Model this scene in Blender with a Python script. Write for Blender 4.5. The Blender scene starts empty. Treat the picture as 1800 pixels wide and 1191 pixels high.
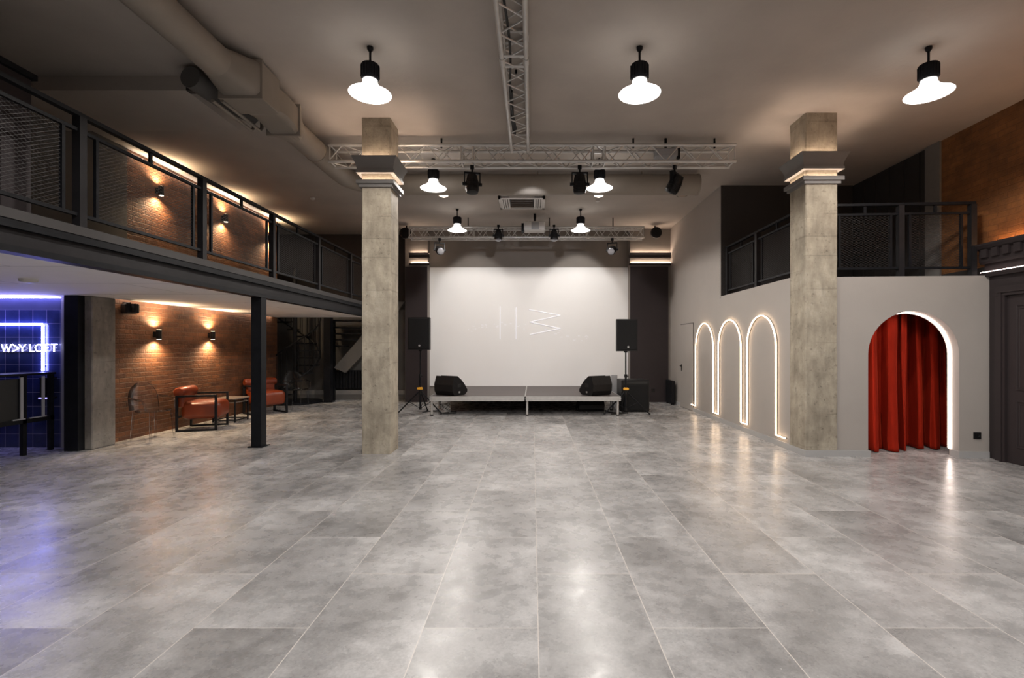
import bpy, bmesh, math, random
from mathutils import Vector, Matrix
random.seed(7)
PI = math.pi
SC = bpy.context.scene
COL = SC.collection
H = 4.70            # ceiling height
F = 850.0           # focal length in pixels of the 1800 px frame

# ------------------------------------------------------------------ materials
def nt(name):
    m = bpy.data.materials.new(name); m.use_nodes = True
    t = m.node_tree
    return m, t, t.nodes, t.links, t.nodes['Principled BSDF']

def ramp(N, stops):
    r = N.new('ShaderNodeValToRGB')
    e = r.color_ramp.elements
    while len(e) < len(stops): e.new(0.5)
    for i, (p, c) in enumerate(stops):
        e[i].position = p
        e[i].color = (c, c, c, 1) if not isinstance(c, (tuple, list)) else (*c, 1)
    return r

def noise(N, L, scale, detail=4, vec=None, stretch=None, rough=0.55):
    n = N.new('ShaderNodeTexNoise'); n.inputs['Scale'].default_value = scale
    n.inputs['Detail'].default_value = detail; n.inputs['Roughness'].default_value = rough
    tc = N.new('ShaderNodeTexCoord')
    v = vec or tc.outputs['Object']
    if stretch:
        mp = N.new('ShaderNodeMapping'); mp.inputs['Scale'].default_value = stretch
        L.new(v, mp.inputs['Vector']); v = mp.outputs['Vector']
    L.new(v, n.inputs['Vector'])
    return n

def mat(name, col, rough=0.5, metal=0.0, var=0.12, scale=6.0, bump=0.0, bscale=60.0, stretch=None, sheen=0.0, spec=0.5):
    m, t, N, L, P = nt(name)
    n = noise(N, L, scale, 5, stretch=stretch)
    a = tuple(c * (1 - var) for c in col); b = tuple(min(1, c * (1 + var)) for c in col)
    r = ramp(N, [(0.3, a), (0.7, b)])
    L.new(n.outputs['Fac'], r.inputs['Fac']); L.new(r.outputs['Color'], P.inputs['Base Color'])
    P.inputs['Roughness'].default_value = rough; P.inputs['Metallic'].default_value = metal
    P.inputs['Specular IOR Level'].default_value = spec
    if sheen: P.inputs['Sheen Weight'].default_value = sheen
    if bump:
        nb = noise(N, L, bscale, 4)
        bp = N.new('ShaderNodeBump'); bp.inputs['Strength'].default_value = bump; bp.inputs['Distance'].default_value = 0.01
        L.new(nb.outputs['Fac'], bp.inputs['Height']); L.new(bp.outputs['Normal'], P.inputs['Normal'])
    return m

def emat(name, col, strength):
    m, t, N, L, P = nt(name)
    P.inputs['Base Color'].default_value = (0.8, 0.8, 0.8, 1)
    P.inputs['Emission Color'].default_value = (*col, 1); P.inputs['Emission Strength'].default_value = strength
    P.inputs['Roughness'].default_value = 0.4
    return m

def swizzle(N, L, a, b):
    tc = N.new('ShaderNodeTexCoord'); s = N.new('ShaderNodeSeparateXYZ'); c = N.new('ShaderNodeCombineXYZ')
    L.new(tc.outputs['Object'], s.inputs[0]); L.new(s.outputs[a], c.inputs[0]); L.new(s.outputs[b], c.inputs[1])
    return c.outputs[0]

def mixrgb(N, L, kind, fac, a, b):
    x = N.new('ShaderNodeMix'); x.data_type = 'RGBA'; x.blend_type = kind
    if isinstance(fac, float): x.inputs[0].default_value = fac
    else: L.new(fac, x.inputs[0])
    for v, i in ((a, 6), (b, 7)):
        if isinstance(v, tuple): x.inputs[i].default_value = (*v, 1)
        else: L.new(v, x.inputs[i])
    return x.outputs[2]

def floor_mat():
    m, t, N, L, P = nt('concrete_look_tile')
    v = swizzle(N, L, 1, 0)
    mp = N.new('ShaderNodeMapping'); mp.inputs['Location'].default_value = (-2.58 + 12.3, -0.03 + 0.613 * 24, 0)
    L.new(v, mp.inputs['Vector'])
    br = N.new('ShaderNodeTexBrick'); br.offset = 0.5; br.offset_frequency = 2; br.squash = 1
    br.inputs['Scale'].default_value = 1; br.inputs['Brick Width'].default_value = 1.23; br.inputs['Row Height'].default_value = 0.613
    br.inputs['Mortar Size'].default_value = 0.0028; br.inputs['Mortar Smooth'].default_value = 0.1; br.inputs['Bias'].default_value = 0
    br.inputs['Color1'].default_value = (0.0, 0.0, 0.0, 1); br.inputs['Color2'].default_value = (1, 1, 1, 1)
    br.inputs['Mortar'].default_value = (0.5, 0.5, 0.5, 1)
    L.new(mp.outputs[0], br.inputs['Vector'])
    # clouds shifted per tile
    tc = N.new('ShaderNodeTexCoord')
    sh = N.new('ShaderNodeVectorMath'); sh.operation = 'SCALE'; sh.inputs[3].default_value = 7.0
    L.new(br.outputs['Color'], sh.inputs[0])
    ad = N.new('ShaderNodeVectorMath'); L.new(tc.outputs['Object'], ad.inputs[0]); L.new(sh.outputs[0], ad.inputs[1])
    n1 = noise(N, L, 1.5, 6, vec=ad.outputs[0], rough=0.54)
    n2 = noise(N, L, 8.0, 6, vec=ad.outputs[0], rough=0.6)
    n3 = noise(N, L, 70.0, 3, vec=ad.outputs[0])
    r1 = ramp(N, [(0.32, (0.245, 0.238, 0.234)), (0.5, (0.365, 0.357, 0.353)), (0.68, (0.53, 0.523, 0.517))])
    L.new(n1.outputs['Fac'], r1.inputs['Fac'])
    r2 = ramp(N, [(0.28, 0.80), (0.72, 1.18)]); L.new(n2.outputs['Fac'], r2.inputs['Fac'])
    r3 = ramp(N, [(0.35, 0.88), (0.65, 1.08)]); L.new(n3.outputs['Fac'], r3.inputs['Fac'])
    c = mixrgb(N, L, 'MULTIPLY', 1.0, r1.outputs['Color'], r2.outputs['Color'])
    c = mixrgb(N, L, 'MULTIPLY', 1.0, c, r3.outputs['Color'])
    rt = ramp(N, [(0, 0.9), (1, 1.08)]); L.new(br.outputs['Color'], rt.inputs['Fac'])
    c = mixrgb(N, L, 'MULTIPLY', 1.0, c, rt.outputs['Color'])
    # pale chips
    vo = N.new('ShaderNodeTexVoronoi'); vo.inputs['Scale'].default_value = 16; L.new(tc.outputs['Object'], vo.inputs['Vector'])
    rv = ramp(N, [(0.045, 1.0), (0.075, 0.0)]); L.new(vo.outputs['Distance'], rv.inputs['Fac'])
    n4 = noise(N, L, 1.1, 3); r4 = ramp(N, [(0.5, 0.0), (0.62, 0.75)]); L.new(n4.outputs['Fac'], r4.inputs['Fac'])
    mu = N.new('ShaderNodeMath'); mu.operation = 'MULTIPLY'; L.new(rv.outputs['Color'], mu.inputs[0]); L.new(r4.outputs['Color'], mu.inputs[1])
    c = mixrgb(N, L, 'MIX', mu.outputs[0], c, (0.62, 0.61, 0.6))
    c = mixrgb(N, L, 'MIX', br.outputs['Fac'], c, (0.62, 0.58, 0.54))
    L.new(c, P.inputs['Base Color'])
    rr = ramp(N, [(0.3, 0.22), (0.7, 0.34)]); L.new(n2.outputs['Fac'], rr.inputs['Fac']); L.new(rr.outputs['Color'], P.inputs['Roughness'])
    P.inputs['Specular IOR Level'].default_value = 0.55
    bp = N.new('ShaderNodeBump'); bp.inputs['Strength'].default_value = 0.08; bp.inputs['Distance'].default_value = 0.004
    L.new(n2.outputs['Fac'], bp.inputs['Height']); L.new(bp.outputs['Normal'], P.inputs['Normal'])
    return m

def brick_mat(name, c1, c2, mortar):
    m, t, N, L, P = nt(name)
    v = swizzle(N, L, 1, 2)
    nd = noise(N, L, 3.0, 3)
    dm = N.new('ShaderNodeVectorMath'); dm.operation = 'SCALE'; dm.inputs[3].default_value = 0.03; L.new(nd.outputs['Color'], dm.inputs[0])
    ad = N.new('ShaderNodeVectorMath'); L.new(v, ad.inputs[0]); L.new(dm.outputs[0], ad.inputs[1])
    br = N.new('ShaderNodeTexBrick'); br.inputs['Scale'].default_value = 1
    br.inputs['Brick Width'].default_value = 0.26; br.inputs['Row Height'].default_value = 0.078
    br.inputs['Mortar Size'].default_value = 0.008; br.inputs['Mortar Smooth'].default_value = 0.4
    br.inputs['Color1'].default_value = (*c1, 1); br.inputs['Color2'].default_value = (*c2, 1); br.inputs['Mortar'].default_value = (*mortar, 1)
    L.new(ad.outputs[0], br.inputs['Vector'])
    n = noise(N, L, 2.2, 7, rough=0.7); r = ramp(N, [(0.3, 0.55), (0.7, 1.45)]); L.new(n.outputs['Fac'], r.inputs['Fac'])
    c = mixrgb(N, L, 'MULTIPLY', 1.0, br.outputs['Color'], r.outputs['Color'])
    L.new(c, P.inputs['Base Color']); P.inputs['Roughness'].default_value = 0.75
    nf = noise(N, L, 30, 5)
    iv = N.new('ShaderNodeMath'); iv.operation = 'MULTIPLY_ADD'; L.new(br.outputs['Fac'], iv.inputs[0]); iv.inputs[1].default_value = -1.0; L.new(nf.outputs['Fac'], iv.inputs[2])
    bp = N.new('ShaderNodeBump'); bp.inputs['Strength'].default_value = 0.7; bp.inputs['Distance'].default_value = 0.012
    L.new(iv.outputs[0], bp.inputs['Height']); L.new(bp.outputs['Normal'], P.inputs['Normal'])
    return m

def concrete_mat(name, a, b, c3):
    m, t, N, L, P = nt(name)
    n1 = noise(N, L, 2.4, 7, rough=0.65); r1 = ramp(N, [(0.3, a), (0.55, b), (0.75, c3)]); L.new(n1.outputs['Fac'], r1.inputs['Fac'])
    n2 = noise(N, L, 2.6, 6, stretch=(4, 4, 1.0), rough=0.65); r2 = ramp(N, [(0.32, 0.80), (0.62, 1.1)]); L.new(n2.outputs['Fac'], r2.inputs['Fac'])
    c = mixrgb(N, L, 'MULTIPLY', 1.0, r1.outputs['Color'], r2.outputs['Color'])
    n3 = noise(N, L, 14.0, 6, rough=0.75); r3 = ramp(N, [(0.33, 0.55), (0.42, 1.0), (0.66, 1.0), (0.74, 1.35)]); L.new(n3.outputs['Fac'], r3.inputs['Fac'])
    c = mixrgb(N, L, 'MULTIPLY', 1.0, c, r3.outputs['Color'])
    n5 = noise(N, L, 1.6, 4, stretch=(0.25, 0.25, 7)); r5 = ramp(N, [(0.36, 0.80), (0.40, 1.0), (0.68, 1.0), (0.71, 1.12)]); L.new(n5.outputs['Fac'], r5.inputs['Fac'])
    c = mixrgb(N, L, 'MULTIPLY', 1.0, c, r5.outputs['Color'])
    n6 = noise(N, L, 5.0, 6, stretch=(3, 3, 0.8), rough=0.8); r6 = ramp(N, [(0.66, 0.0), (0.72, 0.6)]); L.new(n6.outputs['Fac'], r6.inputs['Fac'])
    c = mixrgb(N, L, 'MIX', r6.outputs['Color'], c, (0.66, 0.63, 0.56))
    L.new(c, P.inputs['Base Color']); P.inputs['Roughness'].default_value = 0.8
    nb = noise(N, L, 22, 7, rough=0.7)
    bp = N.new('ShaderNodeBump'); bp.inputs['Strength'].default_value = 0.5; bp.inputs['Distance'].default_value = 0.012
    L.new(nb.outputs['Fac'], bp.inputs['Height']); L.new(bp.outputs['Normal'], P.inputs['Normal'])
    return m

def grid_mat(name, a, b, w, h, col1, col2, mortar, msize, rough, offset=0.0, off=(0, 0, 0), noise_amt=0.0, spec=0.5):
    m, t, N, L, P = nt(name)
    v = swizzle(N, L, a, b)
    mp = N.new('ShaderNodeMapping'); mp.inputs['Location'].default_value = off; L.new(v, mp.inputs['Vector'])
    br = N.new('ShaderNodeTexBrick'); br.offset = offset; br.inputs['Scale'].default_value = 1
    br.inputs['Brick Width'].default_value = w; br.inputs['Row Height'].default_value = h
    br.inputs['Mortar Size'].default_value = msize; br.inputs['Mortar Smooth'].default_value = 0.1
    br.inputs['Color1'].default_value = (*col1, 1); br.inputs['Color2'].default_value = (*col2, 1); br.inputs['Mortar'].default_value = (*mortar, 1)
    L.new(mp.outputs[0], br.inputs['Vector'])
    n = noise(N, L, 5, 5); r = ramp(N, [(0.3, 1 - noise_amt), (0.7, 1 + noise_amt)]); L.new(n.outputs['Fac'], r.inputs['Fac'])
    L.new(mixrgb(N, L, 'MULTIPLY', 1.0, br.outputs['Color'], r.outputs['Color']), P.inputs['Base Color'])
    P.inputs['Roughness'].default_value = rough; P.inputs['Specular IOR Level'].default_value = spec
    return m

def acrylic_mat():
    m, t, N, L, P = nt('clear_acrylic')
    tr = N.new('ShaderNodeBsdfTransparent'); tr.inputs[0].default_value = (0.93, 0.93, 0.94, 1)
    gl = N.new('ShaderNodeBsdfGlossy'); gl.inputs['Roughness'].default_value = 0.08
    fr = N.new('ShaderNodeLayerWeight'); fr.inputs[0].default_value = 0.25
    n = noise(N, L, 8, 3); r = ramp(N, [(0.3, 0.8), (0.7, 1.0)]); L.new(n.outputs['Fac'], r.inputs['Fac'])
    mu = N.new('ShaderNodeMath'); mu.operation = 'MULTIPLY'; L.new(fr.outputs['Fresnel'], mu.inputs[0]); L.new(r.outputs['Color'], mu.inputs[1])
    mx = N.new('ShaderNodeMixShader'); L.new(mu.outputs[0], mx.inputs[0]); L.new(tr.outputs[0], mx.inputs[1]); L.new(gl.outputs[0], mx.inputs[2])
    L.new(mx.outputs[0], N['Material Output'].inputs['Surface'])
    return m

M = {}
M['floor'] = floor_mat()
M['ceiling'] = mat('painted_ceiling', (0.40, 0.358, 0.322), 0.9, var=0.07, scale=1.3, bump=0.25, bscale=14)
M['wall'] = mat('taupe_paint', (0.40, 0.365, 0.335), 0.7, var=0.03, scale=2, bump=0.1, bscale=40)
M['wall_grey'] = mat('grey_paint', (0.10, 0.095, 0.09), 0.8, var=0.08, scale=2)
M['dark_paint'] = mat('dark_purple_paint', (0.030, 0.0225, 0.0245), 0.6, var=0.06, scale=2, spec=0.3)
M['door_paint'] = mat('brown_door_paint', (0.032, 0.025, 0.026), 0.5, var=0.05, scale=3, spec=0.3)
M['back_paint'] = mat('grey_brown_paint', (0.24, 0.212, 0.19), 0.8, var=0.05, scale=2)
M['dark_grey'] = mat('dark_grey_paint', (0.034, 0.030, 0.029), 0.75, var=0.06, scale=2)  # plain dark grey, used on walls, balcony floor and trim
M['white_paint'] = mat('screen_white', (0.80, 0.785, 0.775), 0.9, var=0.015, scale=1)
M['skirt'] = mat('skirting_paint', (0.42, 0.415, 0.41), 0.45, var=0.03)
M['brick'] = brick_mat('old_brick', (0.155, 0.056, 0.019), (0.085, 0.031, 0.013), (0.11, 0.052, 0.026))
M['brick_orange'] = brick_mat('orange_brick', (0.23, 0.092, 0.026), (0.17, 0.066, 0.018), (0.19, 0.078, 0.026))
M['concrete'] = concrete_mat('raw_concrete', (0.25, 0.215, 0.165), (0.41, 0.36, 0.28), (0.55, 0.50, 0.41))
M['concrete_dark'] = concrete_mat('grey_concrete', (0.14, 0.125, 0.11), (0.215, 0.195, 0.17), (0.29, 0.27, 0.24))
M['moulding'] = mat('moulding_paint', (0.19, 0.18, 0.172), 0.6, var=0.04)
M['black_steel'] = mat('black_steel', (0.009, 0.0095, 0.0115), 0.45, 0.0, var=0.25, scale=9, spec=0.16)
M['grey_steel'] = mat('grey_painted_steel', (0.016, 0.015, 0.0165), 0.5, 0.0, var=0.2, scale=5, spec=0.2)
M['fascia'] = mat('deck_edge_paint', (0.033, 0.03, 0.03), 0.6, var=0.12, scale=4)
M['mesh'] = mat('expanded_metal', (0.028, 0.026, 0.026), 0.5, 0.2, var=0.1)
M['white_panel'] = grid_mat('white_ceiling_panel', 0, 1, 2.4, 1.2, (0.78, 0.76, 0.74), (0.75, 0.73, 0.71), (0.25, 0.24, 0.23), 0.006, 0.8, 0.5, (0, 0.35, 0), 0.02)
M['alu'] = mat('brushed_aluminium', (0.56, 0.55, 0.535), 0.38, 0.5, var=0.08, scale=10)
M['duct'] = mat('duct_paint', (0.265, 0.232, 0.198), 0.6, var=0.07, scale=3, bump=0.1, bscale=30)
M['tile'] = grid_mat('navy_wall_tile', 0, 2, 0.205, 0.205, (0.022, 0.03, 0.085), (0.03, 0.042, 0.11), (0.25, 0.25, 0.36), 0.003, 0.16, 0.0, (0.06, 0.0, 0), 0.2, 0.6)
M['navy'] = mat('navy_paint', (0.03, 0.04, 0.09), 0.6)
M['black_plastic'] = mat('black_plastic', (0.008, 0.0075, 0.008), 0.5, 0, var=0.2, scale=20, spec=0.3)
M['grille'] = mat('speaker_grille', (0.006, 0.006, 0.0068), 0.65, 0.0, var=0.3, scale=120, bump=0.4, bscale=260, spec=0.25)
M['lens'] = mat('glass_lens', (0.25, 0.25, 0.27), 0.12, 0.6, var=0.1)
M['silver'] = mat('silver_badge', (0.6, 0.6, 0.6), 0.3, 0.7)
M['white_plastic'] = mat('white_plastic', (0.62, 0.60, 0.58), 0.45, var=0.04)
M['grey_plastic'] = mat('grey_plastic', (0.33, 0.33, 0.34), 0.45, var=0.04)
M['yellow'] = mat('yellow_sleeve', (0.85, 0.42, 0.03), 0.5)
M['leather'] = mat('rust_leather', (0.17, 0.027, 0.006), 0.36, 0, var=0.16, scale=5, bump=0.12, bscale=90)
M['stage_top'] = mat('stage_plywood', (0.095, 0.078, 0.075), 0.5, var=0.15, scale=4, stretch=(0.3, 6, 1))
M['wood_top'] = mat('dark_table_top', (0.16, 0.13, 0.11), 0.3, var=0.1)
M['velvet'] = mat('red_velvet', (0.27, 0.0135, 0.004), 0.8, 0, var=0.12, scale=4, sheen=0.35, stretch=(6, 6, 1), spec=0.1)
_p = M['velvet'].node_tree.nodes['Principled BSDF']; _p.inputs['Sheen Tint'].default_value = (1.0, 0.10, 0.04, 1); _p.inputs['Sheen Roughness'].default_value = 0.35
M['acrylic'] = acrylic_mat()
M['cable'] = mat('black_rubber', (0.012, 0.012, 0.012), 0.6)
M['white_cable'] = mat('white_rubber', (0.5, 0.48, 0.46), 0.6)
M['shade'] = emat('lit_lamp_shade', (1.0, 0.95, 0.9), 3.2)
M['lamp_lens'] = emat('lit_lamp_lens', (1.0, 0.94, 0.87), 14)
M['downlight'] = emat('lit_downlight', (1.0, 0.86, 0.68), 5)
M['glass_off'] = mat('unlit_frosted_glass', (0.30, 0.24, 0.19), 0.4)
M['led_warm'] = emat('warm_led', (1.0, 0.72, 0.47), 7.5)
M['led_column'] = emat('column_led', (1.0, 0.76, 0.58), 48)
M['led_cove'] = emat('cove_led', (1.0, 0.85, 0.70), 8)
M['led_arch'] = emat('arch_led', (1.0, 0.83, 0.74), 17)
M['led_cornice'] = emat('cornice_led', (1.0, 0.78, 0.70), 8)
M['led_shelf'] = emat('shelf_led', (0.40, 0.36, 1.0), 1.3)
M['led_orange'] = emat('amber_led', (1.0, 0.50, 0.20), 34)
M['sconce_lens'] = emat('lit_sconce_lens', (1.0, 0.78, 0.52), 14)
M['neon'] = emat('neon_tube', (0.24, 0.25, 1.0), 36)
M['neon_text'] = emat('neon_letter', (0.62, 0.60, 1.0), 12)
M['led_blue'] = emat('blue_led', (0.30, 0.26, 1.0), 50)
M['projection'] = emat('projected_line', (0.86, 0.84, 1.0), 0.28)
M['projection_faint'] = emat('projected_dots', (0.80, 0.78, 1.0), 0.10)

# ------------------------------------------------------------------ mesh builder
class B:
    def __init__(s): s.bm = bmesh.new()
    def box(s, x0, x1, y0, y1, z0, z1, bev=0, rot=None, seg=1):
        c = Vector(((x0 + x1) / 2, (y0 + y1) / 2, (z0 + z1) / 2))
        mtx = Matrix.Translation(c) @ (rot.to_4x4() if rot else Matrix()) @ Matrix.Diagonal((abs(x1 - x0), abs(y1 - y0), abs(z1 - z0), 1))
        r = bmesh.ops.create_cube(s.bm, size=1, matrix=mtx)
        if bev:
            es = list({e for v in r['verts'] for e in v.link_edges})
            bmesh.ops.bevel(s.bm, geom=es, offset=bev, segments=seg, affect='EDGES', profile=0.5)
        return s
    def ring(s, c, u, w, r, n): return [s.bm.verts.new(c + (u * math.cos(2 * PI * i / n) + w * math.sin(2 * PI * i / n)) * r) for i in range(n)]
    def skin(s, rings, closed=False, caps=True):
        n = len(rings[0]); k = len(rings)
        for j in range(k if closed else k - 1):
            a, b = rings[j], rings[(j + 1) % k]
            for i in range(n): s.bm.faces.new((a[i], a[(i + 1) % n], b[(i + 1) % n], b[i]))
        if caps and not closed:
            s.bm.faces.new(list(reversed(rings[0]))); s.bm.faces.new(rings[-1])
    def tube(s, pts, r, n=8, closed=False, caps=True, square=False):
        pts = [Vector(p) for p in pts]; rings = []; k = len(pts); pu = None
        if square: n = 4
        for i, p in enumerate(pts):
            if closed: d = (pts[(i + 1) % k] - pts[i]).normalized() + (pts[i] - pts[i - 1]).normalized()
            elif i == 0: d = pts[1] - pts[0]
            elif i == k - 1: d = pts[-1] - pts[-2]
            else: d = (pts[i + 1] - p).normalized() + (p - pts[i - 1]).normalized()
            d.normalize()
            sc = 1.0
            if 0 < i < k - 1 or closed:
                ca = d.dot((p - pts[i - 1]).normalized()); sc = 1 / max(0.5, ca)
            if pu is None:
                a = Vector((0, 0, 1)) if abs(d.z) < 0.9 else Vector((1, 0, 0))
                u = d.cross(a).normalized()
            else:
                u = (pu - d * pu.dot(d)).normalized()
            pu = u; w = d.cross(u).normalized()
            rr = r[i] if isinstance(r, (list, tuple)) else r
            if square:
                h = rr
                rings.append([s.bm.verts.new(p + (u * a + w * b) * h * (sc if True else 1)) for a, b in ((1, 1), (-1, 1), (-1, -1), (1, -1))])
            else:
                rings.append(s.ring(p, u, w, rr, n))
        s.skin(rings, closed, caps)
        return s
    def bar(s, p0, p1, w, h=None):
        return s.tube([p0, p1], w / 2, square=True)
    def cyl(s, p0, p1, r0, r1=None, n=20):
        return s.tube([p0, p1], [r0, r0 if r1 is None else r1], n)
    def lathe(s, prof, c=(0, 0, 0), n=28, axis=None, caps=True):
        c = Vector(c); d = Vector(axis or (0, 0, 1)).normalized()
        a = Vector((1, 0, 0)) if abs(d.x) < 0.9 else Vector((0, 1, 0))
        u = (a - d * a.dot(d)).normalized(); w = d.cross(u)
        s.skin([s.ring(c + d * z, u, w, max(r, 1e-4), n) for r, z in prof], False, caps)
        return s
    def prism(s, pts, f, a, b):
        lo = [s.bm.verts.new(Vector(f(p[0], p[1], a))) for p in pts]; hi = [s.bm.verts.new(Vector(f(p[0], p[1], b))) for p in pts]
        n = len(pts)
        s.bm.faces.new(lo); s.bm.faces.new(list(reversed(hi)))
        for i in range(n): s.bm.faces.new((lo[i], hi[i], hi[(i + 1) % n], lo[(i + 1) % n]))
        return s
    def squareloop(s, x0, x1, y0, y1, prof):
        """closed profile of (offset, z) swept round a rectangle"""
        rings = []
        for o, z in prof:
            rings.append([s.bm.verts.new(v) for v in ((x0 - o, y0 - o, z), (x1 + o, y0 - o, z), (x1 + o, y1 + o, z), (x0 - o, y1 + o, z))])
        s.skin(rings, closed=True)
        return s
    def make(s, name, m, parent=None, smooth=False, origin=None, bevel=0):
        bm = s.bm
        bmesh.ops.recalc_face_normals(bm, faces=bm.faces[:])
        me = bpy.data.meshes.new(name)
        if origin is not None: bmesh.ops.translate(bm, verts=bm.verts[:], vec=-Vector(origin))
        bm.to_mesh(me); bm.free()
        me.materials.append(M[m] if isinstance(m, str) else m)
        if smooth:
            me.polygons.foreach_set('use_smooth', [True] * len(me.polygons))
            try: me.set_sharp_from_angle(angle=math.radians(38))
            except Exception: pass
        o = bpy.data.objects.new(name, me); COL.objects.link(o)
        if parent is not None: o.parent = parent
        if bevel:
            md = o.modifiers.new('Bevel', 'BEVEL'); md.width = bevel; md.segments = 2; md.limit_method = 'ANGLE'
        return o

def box(*a, **k): return B().box(*a, **k)

def thing(name, label, cat, loc=(0, 0, 0), rz=0, group=None):
    o = bpy.data.objects.new(name, None); COL.objects.link(o); o.empty_display_size = 0.1
    o.location = loc; o.rotation_euler = (0, 0, rz); o['label'] = label; o['category'] = cat
    if group: o['group'] = group
    return o
def part(name, b, m, root, smooth=False, world=True, label=None, up=None):
    """a part of a thing: vertices given in world space when world, else in the thing's own space"""
    o = b.make(name, m, up or root, smooth, origin=root.location if world else None)
    if label: o['label'] = label
    return o
def single(name, b, m, label, cat, group=None, smooth=False):
    xs = [v.co.x for v in b.bm.verts]; ys = [v.co.y for v in b.bm.verts]; zs = [v.co.z for v in b.bm.verts]
    c = Vector(((min(xs) + max(xs)) / 2, (min(ys) + max(ys)) / 2, min(zs)))
    o = b.make(name, m, None, smooth, origin=c); o.location = c
    o['label'] = label; o['category'] = cat
    if group: o['group'] = group
    return o
def struct(name, b, m, smooth=False, parent=None):
    o = b.make(name, m, parent, smooth)
    if parent is None: o['kind'] = 'structure'
    return o
KIDS = {}
def copy_tree(o, loc=None, rz=None, label=None, parent=None, group=None):
    c = o.copy(); COL.objects.link(c)
    if parent is not None: c.parent = parent
    if loc is not None: c.location = loc
    if rz is not None: c.rotation_euler = (0, 0, rz)
    if label: c['label'] = label
    if group: c['group'] = group
    for ch in list(o.children): copy_tree(ch, parent=c)
    return c
def light(kind, loc, power, col, size=0.1, rot=(0, 0, 0), **k):
    d = bpy.data.lights.new('light', kind); d.energy = power; d.color = col
    if kind in ('POINT', 'SPOT'): d.shadow_soft_size = size
    for a, v in k.items(): setattr(d, a, v)
    o = bpy.data.objects.new('light', d); COL.objects.link(o); o.location = loc; o.rotation_euler = rot
    return o
def aim(o, tgt):
    o.rotation_euler = (Vector(tgt) - o.location).to_track_quat('-Z', 'Y').to_euler(); return o

XR = 3.74       # hall side of the right wall
XM = -4.12      # line of the mezzanine railing
XL = -6.55      # left brick wall
YB = 13.40      # screen wall

# ------------------------------------------------------------------ room shell
struct('floor', box(-10.2, 6.6, -4.0, 14.3, -0.12, 0), 'floor')
struct('ceiling', box(-10.2, 6.6, -4.0, 14.3, H, H + 0.15), 'ceiling')
struct('wall_back', box(-3.35, 3.94, YB, YB + 0.2, 0, H), 'back_paint')
struct('wall_back_left', box(-8.0, -3.35, 13.78, 13.98, 0, 2.55), 'wall_grey')
struct('wall_back_upper', box(-8.0, -3.35, 13.78, 13.98, 2.55, H), 'dark_grey')
struct('wall_back_return', box(-3.45, -3.30, 13.10, 13.80, 0, H), 'back_paint')
struct('wall_rear', box(-10.2, 6.6, -4.2, -4.0, 0, H), 'wall')
# right wall with the balcony opening
R = lambda p, q, t: (t, p, q)
pts = [(7.02, 0), (YB, 0), (YB, H), (9.6, H), (9.6, 2.5), (7.02, 2.5)]
struct('wall_right', B().prism(pts, R, XR, XR + 0.2), 'wall')
# pilasters beside the screen
struct('wall_pilaster_right', box(2.64, XR, 13.10, YB, 0, H), 'back_paint')
struct('wall_pilaster_left', box(-3.35, -2.84, 13.10, YB, 0, H), 'back_paint')
struct('trim_1', box(2.643, XR - 0.07, 13.07, 13.11, 0, 3.66), 'dark_paint')
struct('trim_2', box(-3.44, -2.845, 13.07, 13.11, 0, 3.66), 'dark_paint')

# arch wall, turned a little towards the camera at its right end
A0 = Vector((4.165, 6.655, 0)); A1 = Vector((6.17, 6.53, 0))
AD = (A1 - A0).normalized(); AN = Vector((AD.y, -AD.x, 0))       # normal towards the hall
if AN.y > 0: AN = -AN
AL = (A1 - A0).length
def AW(u, z, t): return A0 + AD * u + AN * (-t) + Vector((0, 0, z))
def u_at(px):                                                  # where a frame column meets the wall face
    k = (px - 936) / F
    return (k * A0.y - A0.x) / (AD.x - k * AD.y)
uL, uR = u_at(1526), u_at(1686)
rad = (uR - uL) / 2; uc = (uL + uR) / 2; zs_ = 1.985 - rad
arch = [(uc - rad * math.cos(PI * i / 28), zs_ + rad * math.sin(PI * i / 28)) for i in range(29)]
pts = [(0, 0), (uL, 0)] + arch + [(uR, 0), (AL, 0), (AL, 2.46), (0, 2.46)]
struct('wall_arch', B().prism(pts, AW, 0, 0.17), 'wall')
# little room behind the curtain, floor of the balcony above it
struct('floor_balcony', box(XR + 0.2, 6.36, 6.75, 9.6, 2.30, 2.46), 'dark_grey')
struct('wall_alcove', box(XR + 0.2, 6.36, 8.0, 8.1, 0, 2.30), 'dark_grey')
struct('wall_balcony_back', box(XR, 6.36, 9.6, 9.7, 2.46, H), 'dark_grey')
struct('wall_right_lower', box(6.17, 6.56, -4.0, 6.60, 0, 2.62), 'door_paint')
struct('wall_right_brick', box(6.36, 6.56, -4.0, 7.52, 2.62, H), 'brick_orange')
struct('wall_right_pier', box(6.33, 6.56, 7.52, 7.80, 2.46, H), 'moulding')
struct('wall_right_dark', box(6.38, 6.56, 7.80, 9.7, 2.46, H), 'dark_grey')
struct('wall_right_inner', box(6.36, 6.56, 6.60, 9.7, 0, 2.62), 'dark_grey')
b = B()
for k in range(5): b.box(6.355, 6.39, 7.95 + k * 0.34, 7.98 + k * 0.34, 2.5, H - 0.02)
struct('trim_3', b, 'dark_grey')

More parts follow.
